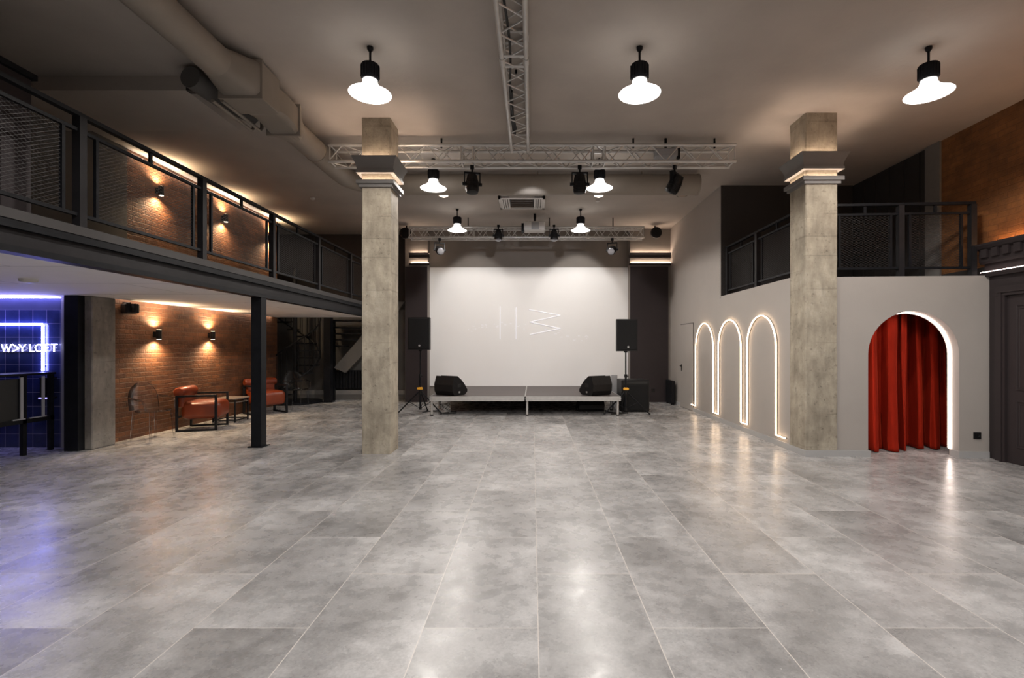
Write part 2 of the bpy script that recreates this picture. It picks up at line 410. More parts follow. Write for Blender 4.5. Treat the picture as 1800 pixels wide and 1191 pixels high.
# left walls
struct('wall_left', box(XL - 0.2, XL, 7.42, 12.3, 0, 2.28), 'brick')
struct('wall_left_upper', box(XL - 0.2, XL, 7.80, 12.3, 2.56, H), 'brick')
struct('wall_left_plaster', box(XL - 0.2, XL + 0.01, -4.0, 7.80, 2.56, H), 'wall_grey')
struct('wall_left_end', box(-7.6, -7.4, 12.3, 13.9, 0, H), 'dark_grey')
struct('wall_left_jamb', box(-7.5, XL, 12.3, 12.4, 0, H), 'brick')
struct('wall_bar_back', box(-10.2, -6.93, 7.2, 7.4, 0, 2.05), 'tile')
struct('wall_bar_frieze', box(-10.2, -6.93, 7.2, 7.4, 2.05, 2.27), 'navy')
struct('wall_bar_left', box(-10.4, -10.2, -4.0, 7.4, 0, H), 'dark_grey')
struct('wall_bar_end', box(-6.93, XL - 0.02, 7.2, 7.4, 0, 2.27), 'dark_grey')
struct('trim_4', box(-6.985, -6.93, 7.165, 7.2, 0, 2.26), 'grey_plastic')

# mezzanine
struct('floor_mezzanine', box(-10.2, XM - 0.08, -4.0, 12.2, 2.29, 2.575), 'fascia')
struct('ceiling_mezzanine', B().prism([(-10.2, -4), (XM - 0.06, -4), (XM - 0.06, 12.18), (XL + 0.12, 12.18), (XL + 0.12, 7.16), (-10.2, 7.16)], lambda p, q, t: (p, q, t), 2.238, 2.29), 'white_panel')
struct('ceiling_drop', box(XL, -4.10, 5.72, 6.80, 4.53, H), 'ceiling')
struct('trim_5', box(-7.4, -3.5, 13.62, 13.78, 0.0, 0.27), 'wall_grey')
struct('trim_6', box(-7.4, -3.5, 13.615, 13.66, 0.16, 0.275), 'moulding')

# skirting
struct('baseboard_right', box(XR - 0.018, XR, 7.02, 11.22, 0, 0.085), 'skirt')
struct('baseboard_right_far', box(XR - 0.018, XR, 12.2, 13.09, 0, 0.085), 'skirt')
b = B(); b.prism([(0.012, 0), (uL, 0), (uL, 0.085), (0.012, 0.085)], AW, -0.055, -0.001)
b.prism([(uR, 0), (AL - 0.01, 0), (AL - 0.01, 0.085), (uR, 0.085)], AW, -0.02, -0.001)
b.prism([(uR, 0), (uR - 0.018, 0), (uR - 0.018, 0.085), (uR, 0.085)], AW, -0.02, 0.13)
b.box(XR - 0.02, 4.176, 6.598, 6.619, 0, 0.085); b.box(XR - 0.02, XR - 0.004, 6.62, 7.02, 0, 0.085)
struct('baseboard_arch', b, 'skirt')

# door in the right wall (flush), handle
d1 = struct('door_1', box(XR - 0.012, XR - 0.001, 11.25, 12.18, 0.008, 2.045), 'wall')
b = B()
b.box(XR - 0.004, XR - 0.0005, 11.235, 11.25, 0, 2.06); b.box(XR - 0.004, XR - 0.0005, 12.18, 12.195, 0, 2.06); b.box(XR - 0.004, XR - 0.0005, 11.235, 12.195, 2.045, 2.06)
struct('door_gap', b, 'black_plastic', parent=d1)
b = B(); b.box(XR - 0.02, XR - 0.012, 12.06, 12.11, 0.90, 1.06); b.cyl((XR - 0.012, 12.085, 1.02), (XR - 0.06, 12.085, 1.02), 0.011, n=10); b.tube([(XR - 0.055, 12.085, 1.02), (XR - 0.055, 11.96, 1.02)], 0.010)
struct('door_handle', b, 'black_plastic', parent=d1)

# panelled door of the dark right wall
XD = 6.17
d2 = struct('door_2', box(XD - 0.012, XD - 0.001, 5.25, 6.28, 0.01, 2.17), 'door_paint')
b = B()
for y0, y1 in ((6.27, 6.40), (5.13, 5.26)):
    b.box(XD - 0.05, XD, y0, y1, 0, 2.165); b.box(XD - 0.065, XD - 0.051, y0 + 0.035, y0 + 0.06, 0, 2.20)
b.box(XD - 0.052, XD, 5.13, 6.402, 2.166, 2.29); b.box(XD - 0.067, XD - 0.053, 5.13, 6.36, 2.205, 2.23)
struct('door_casing', b, 'door_paint', parent=d2)
b = B()
for z0, z1 in ((0.22, 0.80), (0.95, 2.02)):
    for q in range(2):
        o = q * 0.035
        b.tube([(XD - 0.012, 5.40 + o, z0 + o), (XD - 0.012, 6.14 - o, z0 + o), (XD - 0.012, 6.14 - o, z1 - o), (XD - 0.012, 5.40 + o, z1 - o)], 0.010 if q == 0 else 0.006, 6, closed=True)
struct('door_moulding', b, 'door_paint', parent=d2)

# projection screen
t = thing('projection_screen', 'large white projection screen filling the wall behind the stage', 'projection screen', (-0.1, 13.37, 0.41))
part('screen_surface', box(-2.838, 2.638, 13.355, 13.396, 0.416, 3.685), 'white_paint', t)
def sx(px): return (px - 936) * 13.35 / F
def sz(py): return 1.5 - (py - 609) * 13.35 / F
b = B()
def stroke(b, pts, w):
    for a, c in zip(pts, pts[1:]):
        b.tube([(sx(a[0]), 13.353, sz(a[1])), (sx(c[0]), 13.353, sz(c[1]))], w, 5)
stroke(b, [(879, 538), (879, 596)], 0.013); stroke(b, [(907, 540), (907, 596)], 0.013)
stroke(b, [(930, 544), (985, 554), (931, 566), (985, 577), (931, 588)], 0.013)
part('projected_figure', b, 'projection', t, label='faint pale violet lines of light projected on the white')  # projected light made as thin, faintly glowing strips on the screen
b = B()
for i in range(46):
    px = random.uniform(818, 1062); py = 584 - 12 * math.exp(-((px - 890) / 70) ** 2) + (10 if px > 985 else 0) + random.uniform(-5, 6)
    part('projected_dot', box(sx(px) - 0.02, sx(px) + random.uniform(0.0, 0.06), 13.350, 13.354, sz(py), sz(py) + 0.018), 'projection_faint', t)  # specks of projected light, each a dimly glowing box

# ------------------------------------------------------------------ concrete columns
def column(x0, x1, y0, y1, label):
    t = thing('concrete_column', label, 'column', ((x0 + x1) / 2, (y0 + y1) / 2, 0))
    b = B(); nz = 26; rings = []
    rnd = random.Random(int(x0 * 100))
    for k in range(nz + 1):
        z = H * k / nz; q = []
        for (cx, cy, sx_, sy_) in ((x0, y0, 1, 1), (x1, y0, -1, 1), (x1, y1, -1, -1), (x0, y1, 1, -1)):
            c = 0.008 + 0.010 * rnd.random() ** 3; e = rnd.uniform(-0.003, 0.003)
            ring_pts = [(cx + e, cy + sy_ * c), (cx + sx_ * c, cy + e)]
            if (cx == x0) != (cy == y0): ring_pts.reverse()
            # order anticlockwise from the lower left corner
            q += ring_pts
        rings.append([b.bm.verts.new((p[0], p[1], z)) for p in q])
    b.skin(rings)
    part('shaft', b, 'concrete', t)
    cv = [(0.05 + 0.055 * (1 - math.cos(PI / 2 * i / 6)), 3.955 + 0.165 * i / 6) for i in range(7)]
    prof = [(-0.01, 3.915), (0.06, 3.915), (0.06, 3.955)] + cv + [(0.108, 4.135), (0.095, 4.135), (0.07, 4.06), (0.02, 4.06), (-0.01, 4.06)]
    part('crown_moulding', B().squareloop(x0, x1, y0, y1, prof), 'moulding', t)
    part('lower_moulding', B().squareloop(x0, x1, y0, y1, [(-0.01, 3.725), (0.03, 3.725), (0.03, 3.765), (0.06, 3.768), (0.06, 3.82), (0.045, 3.82), (0.035, 3.79), (-0.01, 3.79)]), 'moulding', t)
    part('led_strip', B().squareloop(x0, x1, y0, y1, [(0.03, 4.07), (0.05, 4.07), (0.05, 4.085), (0.03, 4.085)]), 'led_column', t, label='warm strip of light above the moulding')
    part('led_strip', B().squareloop(x0, x1, y0, y1, [(0.014, 3.79), (0.03, 3.79), (0.03, 3.80), (0.014, 3.80)]), 'led_column', t, label='warm strip of light in the gap of the moulding')
    return t
column(-2.39, -1.985, 6.76, 7.16, 'square raw concrete column on the left, beside the dark steel post')
column(3.737, 4.176, 6.62, 7.02, 'square raw concrete column on the right, beside the red curtain arch')

# lit mouldings on the pilasters
def pil_cornice(x0, x1, name_label):
    t = thing('pilaster_cornice', name_label, 'moulding', ((x0 + x1) / 2, 13.0, 3.7))
    y0 = 13.10
    def prof(b, p, xa, xb):
        b.prism(p, lambda q, z, s: (s, y0 - q, z), xa, xb)
    b = B(); cv = [(0.05 + 0.055 * (1 - math.cos(PI / 2 * i / 6)), 3.91 + 0.12 * i / 6) for i in range(7)]
    prof(b, [(-0.005, 3.895), (0.06, 3.895)] + cv + [(0.09, 4.035), (0.07, 3.98), (-0.005, 3.98)], x0 - 0.05, x1)
    part('crown_moulding', b, 'door_paint', t)
    b = B(); prof(b, [(-0.005, 3.70), (0.06, 3.70), (0.06, 3.76), (0.045, 3.76), (0.035, 3.73), (-0.005, 3.73)], x0 - 0.05, x1)
    part('lower_moulding', b, 'door_paint', t)
    part('led_strip', box(x0, x1 - 0.01, y0 - 0.05, y0 - 0.03, 4.0, 4.02), 'led_column', t)
    part('led_strip', box(x0, x1 - 0.01, y0 - 0.048, y0 - 0.03, 3.75, 3.764), 'led_column', t)
    return t
pil_cornice(2.66, XR - 0.005, 'lit dark moulding on the wall to the right above the screen')
pil_cornice(-3.28, -2.79, 'lit dark moulding left of the screen, half hidden by the column')

# dentil cornice on the right wall
t = thing('dentil_cornice', 'dark dentil cornice with light strips on the far right wall above the panelled door', 'cornice', (6.1, 3.0, 2.5))
b = B(); Lx = lambda q, z, s: (XD - q, s, z)
b.prism([(-0.18, 2.62), (0.04, 2.62), (0.06, 2.65), (0.06, 2.80), (0.10, 2.82), (0.125, 2.86), (0.125, 2.885), (-0.18, 2.885)], Lx, -3.9, 6.62)
part('crown_moulding', b, 'door_paint', t)
b = B()
for k in range(70):
    y = 6.56 - k * 0.15; b.box(XD - 0.095, XD - 0.05, y - 0.085, y, 2.70, 2.81)
part('dentils', b, 'door_paint', t)
b = B(); b.prism([(-0.005, 2.44), (0.05, 2.44), (0.065, 2.475), (0.065, 2.50), (0.045, 2.50), (0.04, 2.48), (-0.005, 2.48)], Lx, -3.9, 6.62)
part('lower_moulding', b, 'door_paint', t)
part('led_strip', box(XD - 0.060, XD - 0.050, -3.8, 6.60, 2.501, 2.511), 'led_cornice', t, label='rosy strip of light under the dentils')
part('led_strip', box(XD + 0.10, XD + 0.125, -3.8, 6.60, 2.888, 2.90), 'led_orange', t, label='amber strip of light on top, shining up the brick')

# ------------------------------------------------------------------ mezzanine steel
t = thing('steel_beam', 'long dark steel edge beam under the mezzanine railing', 'beam', (XM, 5, 2.24))
part('bottom_flange', box(XM - 0.06, XM + 0.08, -3.9, 12.6, 2.236, 2.29), 'black_steel', t)
part('web', box(XM - 0.06, XM + 0.015, -3.9, 12.6, 2.29, 2.43), 'grey_steel', t)
part('top_flange', B().box(XM - 0.06, XM + 0.07, -3.9, 12.6, 2.43, 2.455).box(XM - 0.06, XM + 0.05, -3.9, 12.6, 2.455, 2.50), 'black_steel', t)
part('deck_edge', box(XM - 0.08, XM + 0.06, -3.9, 12.6, 2.50, 2.58), 'fascia', t)
t = thing('steel_post', 'dark square steel post carrying the mezzanine beam in front of the armchairs', 'post', (XM, 7.28, 0))
part('shaft', box(XM - 0.075, XM + 0.075, 7.21, 7.35, 0.012, 2.236), 'black_steel', t)
part('base_plate', box(XM - 0.11, XM + 0.11, 7.17, 7.39, 0, 0.012), 'black_steel', t)
t = thing('steel_post', 'dark steel post at the far end by the spiral staircase', 'post', (-5.53, 13.1, 0))
part('shaft', box(-5.62, -5.44, 13.01, 13.19, 0.012, 2.55), 'black_steel', t)
part('base_plate', box(-5.67, -5.39, 12.96, 13.24, 0, 0.012), 'black_steel', t)

def mesh_panel(b, P, L0, L1, z0, z1, dx=0.060, dz=0.017, w=0.0019):
    """expanded metal: rows of zigzag strands; P(s, z, d) gives a point"""
    nx = max(2, int((L1 - L0) / (dx / 2))); nz = int((z1 - z0) / dz)
    sx_ = (L1 - L0) / nx; sz_ = (z1 - z0) / nz
    for j in range(nz):
        zc = z0 + (j + 0.5) * sz_
        if True:
            prev = None
            for i in range(nx + 1):
                z = zc + (0.5 if (i + j) % 2 else -0.5) * sz_
                dd = 0.0008 if (i + j) % 2 else -0.0008
                a = b.bm.verts.new(P(L0 + i * sx_, z - w, dd)); c = b.bm.verts.new(P(L0 + i * sx_, z + w, dd))
                if prev: b.bm.faces.new((prev[0], a, c, prev[1]))
                prev = (a, c)

def railing(t, P, posts, ztop, zmid, zlow, zbase, rails, off=0.15, ends=(True, True), panels=None):
    """P(s, z, d): point at distance s along the railing, height z, depth d"""
    up = Vector((0, 0, 1))
    def slab(b, s0, s1, z0, z1, d0, d1):
        vs = [b.bm.verts.new(Vector(P(s, z, d))) for s in (s0, s1) for z in (z0, z1) for d in (d0, d1)]
        for f in ((0, 1, 3, 2), (4, 6, 7, 5), (0, 4, 5, 1), (2, 3, 7, 6), (0, 2, 6, 4), (1, 5, 7, 3)): b.bm.faces.new([vs[i] for i in f])
    s0, s1 = rails
    b = B(); slab(b, s0, s1, ztop - 0.035, ztop, -0.03, 0.03); part('top_rail', b, 'black_steel', t)
    b = B(); slab(b, s0, s1, zmid - 0.03, zmid, -0.018, 0.018); part('middle_rail', b, 'black_steel', t)
    b = B(); slab(b, s0, s1, zlow - 0.03, zlow, -0.018, 0.018); part('bottom_rail', b, 'black_steel', t)
    for p in posts:
        b = B(); slab(b, p - 0.036, p + 0.036, zbase, ztop - 0.035, -0.036, 0.036); part('post', b, 'grey_steel', t)
    for a, c in panels:
        for q in (a, c - 0.03):
            b = B(); slab(b, q, q + 0.03, zlow, zmid - 0.03, -0.015, 0.015); part('panel_upright', b, 'black_steel', t)
        m_ = (a + c) / 2; b = B(); slab(b, m_ - 0.018, m_ + 0.018, zmid, ztop - 0.035, -0.012, 0.012)
        part('spacer', b, 'black_steel', t)
        b = B(); mesh_panel(b, P, a + 0.03, c - 0.03, zlow, zmid - 0.03)
        part('mesh_panel', b, 'mesh', t)

t = thing('mezzanine_railing', 'long black steel railing with mesh panels along the left mezzanine edge', 'railing', (XM, 4.4, 2.58))
ys = [1.14 + 1.63 * k for k in range(8)]
railing(t, lambda s, z, d: (XM + d, s, z), ys, 3.62, 3.475, 2.71, 2.58, (0.6, 13.6), panels=[(a + 0.15, c - 0.15) for a, c in zip(ys, ys[1:])])
t = thing('balcony_railing', 'short black railing with mesh panels on top of the arch wall', 'railing', (5.2, 6.7, 2.46))
PB = lambda s, z, d: tuple(AW(s, z, 0.10 + d))
u1 = u_at(1590)
railing(t, PB, [u1 + 0.01, AL - 0.14], 3.485, 3.35, 2.60, 2.46, (0.03, AL - 0.11), panels=[(u_at(1480), u_at(1576)), (u_at(1606), u_at(1702))])
t = thing('balcony_railing', 'black mesh railing in the side opening behind the right column', 'railing', (3.86, 8.3, 2.5))
railing(t, lambda s, z, d: (XR + 0.11 + d, s, z), [8.27, 9.52], 3.475, 3.345, 2.62, 2.5, (7.05, 9.58), panels=[(7.1, 8.12), (8.42, 9.4)])

# dark cabinet on the mezzanine
t = thing('storage_cabinet', 'tall dark cabinet on the mezzanine at the left edge, seen through the railing', 'cabinet', (-4.85, 3.2, 2.575))
part('body', box(-5.2, -4.52, 0.6, 4.36, 2.575, 3.90), 'dark_paint', t)
part('top_board', box(-5.22, -4.48, 0.6, 4.38, 3.90, 3.95), 'black_steel', t)
part('side_panel', box(-4.52, -4.505, 0.65, 4.1, 2.63, 3.86), 'dark_paint', t)

# ------------------------------------------------------------------ ventilation
t = thing('ventilation_duct', 'round beige ventilation duct running along the ceiling on the left', 'duct', (-3.3, 5, 4.25))
cx, cz, rr = -3.28, 4.46, 0.165
part('main_pipe', B().tube([(cx, y, cz) for y in (-3.9, 0, 3.0, 5.0)], rr, 28), 'duct', t, smooth=True)
for y in (1.2, 3.7): part('pipe_collar', B().tube([(cx, y, cz), (cx, y + 0.03, cz)], rr + 0.006, 28), 'duct', t, smooth=True)
def rect_ring(x0, x1, z0, z1, y, n=28):
    out = []
    for i in range(n):
        a = 2 * PI * i / n; c, s_ = math.cos(a), math.sin(a); k = 1 / max(abs(c), abs(s_))
        out.append(((x0 + x1) / 2 + c * k * (x1 - x0) / 2, y, (z0 + z1) / 2 + s_ * k * (z1 - z0) / 2))
    return out
def circ_ring(y, r=rr, n=28): return [(cx + r * math.cos(2 * PI * i / n), y, cz + r * math.sin(2 * PI * i / n)) for i in range(n)]
b = B(); b.skin([[b.bm.verts.new(p) for p in r_] for r_ in (circ_ring(5.0), rect_ring(-3.46, -3.0, 4.27, 4.66, 5.36))])
part('transition', b, 'duct', t, smooth=True)
b = B(); b.box(-3.46, -3.0, 5.36, 5.74, 4.255, 4.66, bev=0.006); b.box(-3.475, -2.985, 5.34, 5.365, 4.24, 4.675)
part('silencer_box', b, 'duct', t)
b = B(); rg = []
for i in range(9):
    a = i / 8; y = 5.74 + 0.56 * a; o = 0.07 * math.sin(PI * a)
    rg.append([b.bm.verts.new(p) for p in rect_ring(-3.44 - o * 0.3, -3.05 + o * 0.2, 4.27 + o * 0.8, 4.64, y)])
b.skin(rg); part('offset_bend', b, 'duct', t, smooth=True)
b = B(); b.box(-3.47, -3.03, 6.30, 6.33, 4.25, 4.66); b.skin([[b.bm.verts.new(p) for p in r_] for r_ in (rect_ring(-3.46, -3.04, 4.26, 4.655, 6.33), circ_ring(6.62))])
part('rear_transition', b, 'duct', t)
arc = [(cx, 6.62, cz), (cx, 7.3, cz), (cx, 8.2, cz)] + [(cx + 0.55 * (1 - math.cos(a)), 8.3 + 0.55 * math.sin(a), cz) for a in [PI / 2 * k / 8 for k in range(1, 9)]]
part('rear_pipe', B().tube(arc, rr, 28), 'duct', t, smooth=True)
part('pipe_collar', B().tube([(cx, 7.3, cz), (cx, 7.34, cz)], rr + 0.006, 28), 'duct', t, smooth=True)
for y in (0.6, 2.6, 4.6, 7.8): part('hanger', B().cyl((cx, y, cz + rr - 0.01), (cx, y, H), 0.008, n=8), 'duct', t)
t = thing('ventilation_duct', 'round beige duct crossing the ceiling behind the front truss', 'duct', (0, 8.85, 4.25))
part('main_pipe', B().tube([(x, 8.85, cz) for x in (cx + 0.56, -1.2, 0.6, 2.0, 3.0)], rr + 0.02, 28), 'duct', t, smooth=True)
for x in (-1.9, 0.1, 2.0): part('hanger', B().cyl((x, 8.85, cz + rr), (x, 8.85, H), 0.008, n=8), 'duct', t)
part('end_cap', B().tube([(3.0, 8.85, cz), (3.03, 8.85, cz)], rr + 0.028, 28), 'duct', t, smooth=True)
t = thing('branch_duct', 'short grey duct between the ceiling beam and the round duct on the left', 'duct', (-4.0, 5.9, 4.3))
part('pipe', B().tube([(-3.86, 5.45, 4.54), (-3.80, 6.0, 4.54), (-3.66, 6.35, 4.54)], 0.12, 20), 'wall_grey', t, smooth=True)
part('collar', box(-4.1, -4.0, 5.72, 5.80, 4.53, H), 'dark_grey', t)  # dark box put in for the shadowed gap at the beam end
for i, x in enumerate((-3.72, -3.61)):
    single('ceiling_pipe', B().tube([(x, 5.62, 4.36), (x, 6.40, 4.36), (x, 6.45, 4.41), (x, 6.45, H)], 0.022, 10),
           'duct', ['thin beige pipe left of the round duct, the one nearer the railing', 'thin beige pipe left of the round duct, the one touching its boxes'][i], 'pipe', 'thin pipes beside the duct', smooth=True)

# ------------------------------------------------------------------ trusses
def truss(name_label, p0, axis, L, c=0.245, pitch=0.42, r=0.025, splices=()):
    t = thing('lighting_truss', name_label, 'truss', p0)
    p0 = Vector(p0); ax = Vector(axis); sd = Vector((0, 0, 1)).cross(ax).normalized(); up = Vector((0, 0, 1))
    cor = [Vector((0, 0, 0)), sd * c, sd * c + up * c, up * c]
    for q in cor: part('chord', B().tube([p0 + q, p0 + q + ax * L], r, 10), 'alu', t, smooth=True)
    n = int(L / (pitch / 2)); st = L / n
    for f in range(4):
        a, d = cor[f], cor[(f + 1) % 4]; b = B(); pts = []
        for i in range(n + 1): pts.append(p0 + (a if (i + f) % 2 == 0 else d) + ax * (i * st))
        for x, y in zip(pts, pts[1:]): b.tube([x, y], 0.0085, 6)
        part('lacing', b, 'alu', t, smooth=True)
    for s_ in (0.02, L - 0.02):
        b = B()
        for f in range(4): b.tube([p0 + cor[f] + ax * s_, p0 + cor[(f + 1) % 4] + ax * s_], 0.012, 6)
        part('end_frame', b, 'alu', t)
    for s_ in splices:
        b = B()
        for o in (-0.09, 0.09):
            for f in range(4): b.tube([p0 + cor[f] + ax * (s_ + o), p0 + cor[(f + 1) % 4] + ax * (s_ + o)], 0.014, 6)
        for q in cor: b.tube([p0 + q + ax * (s_ - 0.06), p0 + q + ax * (s_ + 0.06)], r + 0.006, 10)
        part('splice', b, 'alu', t)
    return t, p0
t1, _ = truss('long aluminium truss crossing the hall between the two concrete columns', (-3.09, 7.32, 4.305), (1, 0, 0), 6.17, splices=(2.1, 4.1))
t2, _ = truss('aluminium truss running along the ceiling from the camera to the cross truss', (-0.065, 2.2, 4.42), (0, 1, 0), 5.05, splices=(2.75,))
t3, _ = truss('rear aluminium truss hanging above the top of the screen', (-3.05, 11.9, 4.19), (1, 0, 0), 5.8, pitch=0.36, splices=(1.5, 4.3))
def hangers(t, pts):
    for x, y, z in pts: part('hanger', B().box(x - 0.012, x + 0.012, y - 0.012, y + 0.012, z, H), 'black_steel', t)
hangers(t1, [(-1.4, 7.44, 4.55), (1.55, 7.44, 4.55), (2.8, 7.44, 4.55)])
hangers(t2, [(-0.19, 3.0, 4.66), (-0.19, 5.6, 4.66)])
hangers(t3, [(-1.6, 12.02, 4.43), (0.42, 12.02, 4.43), (2.0, 12.02, 4.43)])
b = B(); b.tube([(-0.24 + 0.02 * math.sin(y * 3), y, 4.445 + 0.01 * math.sin(y * 5)) for y in [2.4 + 0.15 * k for k in range(29)]], 0.012, 6)
b.tube([(-0.25, 5.6, 4.46), (-0.26, 6.3, 4.455), (-0.25, 6.72, 4.45)], 0.022, 8)
single('power_cable', b, 'cable', 'black power cable lying along the inside of the ceiling truss', 'cable', smooth=True)

# ------------------------------------------------------------------ lamps
def pendant():
    t = thing('pendant_lamp', '', 'lamp', group='bell pendant lamps under the ceiling')
    P = dict(world=False)
    part('shade', B().lathe([(0.06, 0.155), (0.075, 0.145), (0.08, 0.11), (0.105, 0.075), (0.16, 0.034), (0.222, 0.0), (0.214, 0.0), (0.155, 0.028), (0.10, 0.067), (0.074, 0.105), (0.068, 0.138), (0.06, 0.138)], n=36), 'shade', t, smooth=True, **P)
    part('lens', B().lathe([(0.09, 0.066), (0.09, 0.072)], n=28), 'lamp_lens', t, **P)
    b = B(); b.lathe([(0.03, 0.315), (0.088, 0.31), (0.09, 0.30), (0.09, 0.17), (0.082, 0.15)], n=28)
    for k in range(18):
        a = 2 * PI * k / 18; b.box(0.088, 0.1, -0.003, 0.003, 0.17, 0.30, rot=None) if k == 0 else b.tube([(0.094 * math.cos(a), 0.094 * math.sin(a), 0.17), (0.094 * math.cos(a), 0.094 * math.sin(a), 0.30)], 0.005, 4)
    part('housing', b, 'black_steel', t, smooth=True, **P)
    part('stem', B().cyl((0, 0, 0.31), (0, 0, 0.46), 0.012, n=10), 'black_steel', t, **P)
    part('canopy', B().lathe([(0.02, 0.455), (0.032, 0.475), (0.034, 0.50)], n=20), 'black_steel', t, **P)
    return t
LZ = H - 0.50
LAMPS = [(-1.735, 5.17, 'bell pendant lamp glowing above the left concrete column'), (1.145, 5.17, 'bell pendant lamp glowing right of the long ceiling truss, nearest the middle'),
         (4.235, 5.17, 'bell pendant lamp glowing at the upper right, above the balcony'),
         (-1.69, 8.25, 'bell pendant lamp just under the front truss, left of the middle'), (1.145, 8.25, 'bell pendant lamp just under the front truss, right of the middle'),
         (-1.75, 11.25, 'far pendant lamp before the rear truss, above the left of the screen'), (1.12, 11.25, 'far pendant lamp before the rear truss, above the right of the screen')]
LCOL = (1.0, 0.935, 0.87)
PW = 122
proto = pendant()
for i, (x, y, lab) in enumerate(LAMPS):
    if i == 0: proto.location = (x, y, LZ); proto['label'] = lab
    else: copy_tree(proto, (x, y, LZ), label=lab)
LIGHTS = [(x, y) for x, y, _ in LAMPS] + [(-1.735, 2.1), (1.145, 2.1), (4.2, 2.1), (-1.735, -1.0), (1.145, -1.0), (4.2, -1.0)]
for x, y in LIGHTS:
    light('SPOT', (x, y, LZ - 0.012), PW if y > 3 else PW * 1.25, LCOL if y > 3 else (1.0, 0.97, 0.95), 0.09, spot_size=math.radians(161), spot_blend=0.22)

def downlight(x, y, label, m):
    t = thing('ceiling_downlight', label, 'lamp', (x, y, H - 0.13), group='small round ceiling spots behind the duct')
    part('housing', B().lathe([(0.085, 0.13), (0.115, 0.12), (0.115, 0.02), (0.105, 0.0), (0.098, 0.0), (0.098, 0.03)], n=28), 'duct', t, smooth=True, world=False)
    part('lens', B().lathe([(0.0, -0.025), (0.05, -0.02), (0.085, -0.002), (0.097, 0.02), (0.097, 0.028)], n=24), m, t, smooth=True, world=False)
    return t
downlight(-1.81, 9.85, 'small lit round spot lamp on the ceiling left of the air vent', 'downlight')
downlight(1.35, 9.85, 'small lit round spot lamp on the ceiling right of the air vent', 'downlight')
downlight(3.05, 9.85, 'small unlit round spot lamp near the end of the cross duct', 'glass_off')

# ceiling cassette
t = thing('air_vent', 'pale square air conditioning vent in the ceiling before the rear truss', 'vent', (-0.23, 10.6, H - 0.05))
x0, x1, y0, y1 = -0.73, 0.27, 10.25, 11.1; z = H
b = B(); b.box(x0, x1, y0, y0 + 0.1, z - 0.05, z); b.box(x0, x1, y1 - 0.08, y1, z - 0.05, z); b.box(x0, x0 + 0.05, y0, y1, z - 0.05, z); b.box(x1 - 0.05, x1, y0, y1, z - 0.05, z)
for k in range(4): b.box(x0 + 0.05 + k * 0.05, x0 + 0.085 + k * 0.05, y0, y1, z - 0.048, z - 0.02); b.box(x1 - 0.085 - k * 0.05, x1 - 0.05 - k * 0.05, y0, y1, z - 0.048, z - 0.02)
part('frame', b, 'white_plastic', t)
part('grille', B().box(x0 + 0.04, x1 - 0.04, y0 + 0.04, y1 - 0.04, z - 0.018, z - 0.004), 'black_plastic', t)
b = B()
for k in range(5): b.box(x0 + 0.26, x1 - 0.26, y0 + 0.15 + k * 0.13, y0 + 0.17 + k * 0.13, z - 0.04, z - 0.018)
part('slats', b, 'wood_top', t)
for x, y, zt, lab in ((-4.73, 10.4, H, 'small white smoke detector on the ceiling above the mezzanine'), (1.42, 10.55, H, 'tiny white smoke detector on the ceiling right of the air vent')):
    single('smoke_detector', B().lathe([(0.025, -0.045), (0.045, -0.035), (0.05, -0.01), (0.05, 0.0)], (x, y, zt), n=20), 'white_plastic', lab, 'detector', smooth=True)
single('smoke_detector', B().lathe([(0.05, -0.04), (0.075, -0.03), (0.08, 0.0)], ((50 - 936) * 5.3 / F, 5.3, 2.238), n=24), 'white_plastic', 'round white detector on the violet-lit ceiling above the bar', 'detector', smooth=True)

# wall sconces
def sconce():
    t = thing('wall_sconce', '', 'lamp', group='up and down sconces on the brick wall')
    part('body', B().cyl((0.085, 0, -0.08), (0.085, 0, 0.08), 0.042, n=20), 'black_plastic', t, smooth=True, world=False)
    part('wall_plate', box(0.0, 0.055, -0.025, 0.025, -0.05, 0.05), 'black_plastic', t, world=False)
    for s_ in (-1, 1): part('lens', B().cyl((0.085, 0, s_ * 0.0805), (0.085, 0, s_ * 0.083), 0.034, n=20), 'sconce_lens', t, world=False)
    return t
SP = [(8.37, 1.71, 'black up and down sconce on the brick, the one above the near armchair'), (9.78, 1.73, 'black up and down sconce on the brick, right beside the dark steel post'),
      (8.42, 4.21, 'upper sconce on the mezzanine brick wall, nearest its left end'), (10.2, 4.21, 'upper sconce on the mezzanine brick wall, second from its left end'),
      (12.0, 4.2, 'farthest upper sconce on the mezzanine brick wall, half hidden by a railing post')]
ps = sconce()
for i, (y, z, lab) in enumerate(SP):
    if i == 0: ps.location = (XL, y, z); ps['label'] = lab
    else: copy_tree(ps, (XL, y, z), label=lab)
    for s_ in (-1, 1):
        light('SPOT', (XL + 0.088, y, z + s_ * 0.10), 105, (1.0, 0.72, 0.43), 0.03, rot=(0 if s_ < 0 else PI, 0, 0), spot_size=math.radians(150), spot_blend=1.0)

# cove light strips
single('cove_light_strip', box(XL + 0.015, XL + 0.05, 7.84, 12.2, 4.60, 4.63), 'led_cove', 'white light strip along the top of the mezzanine brick wall', 'light strip')
single('cove_light_strip', box(XL + 0.02, XL + 0.075, 7.5, 12.15, 2.262, 2.274), 'led_cove', 'white light strip where the lower brick wall meets the low ceiling', 'light strip')
single('cove_light_strip', box(-10.1, -6.99, 7.165, 7.175, 2.222, 2.230), 'led_blue', 'violet light strip above the navy tiled bar wall', 'light strip')

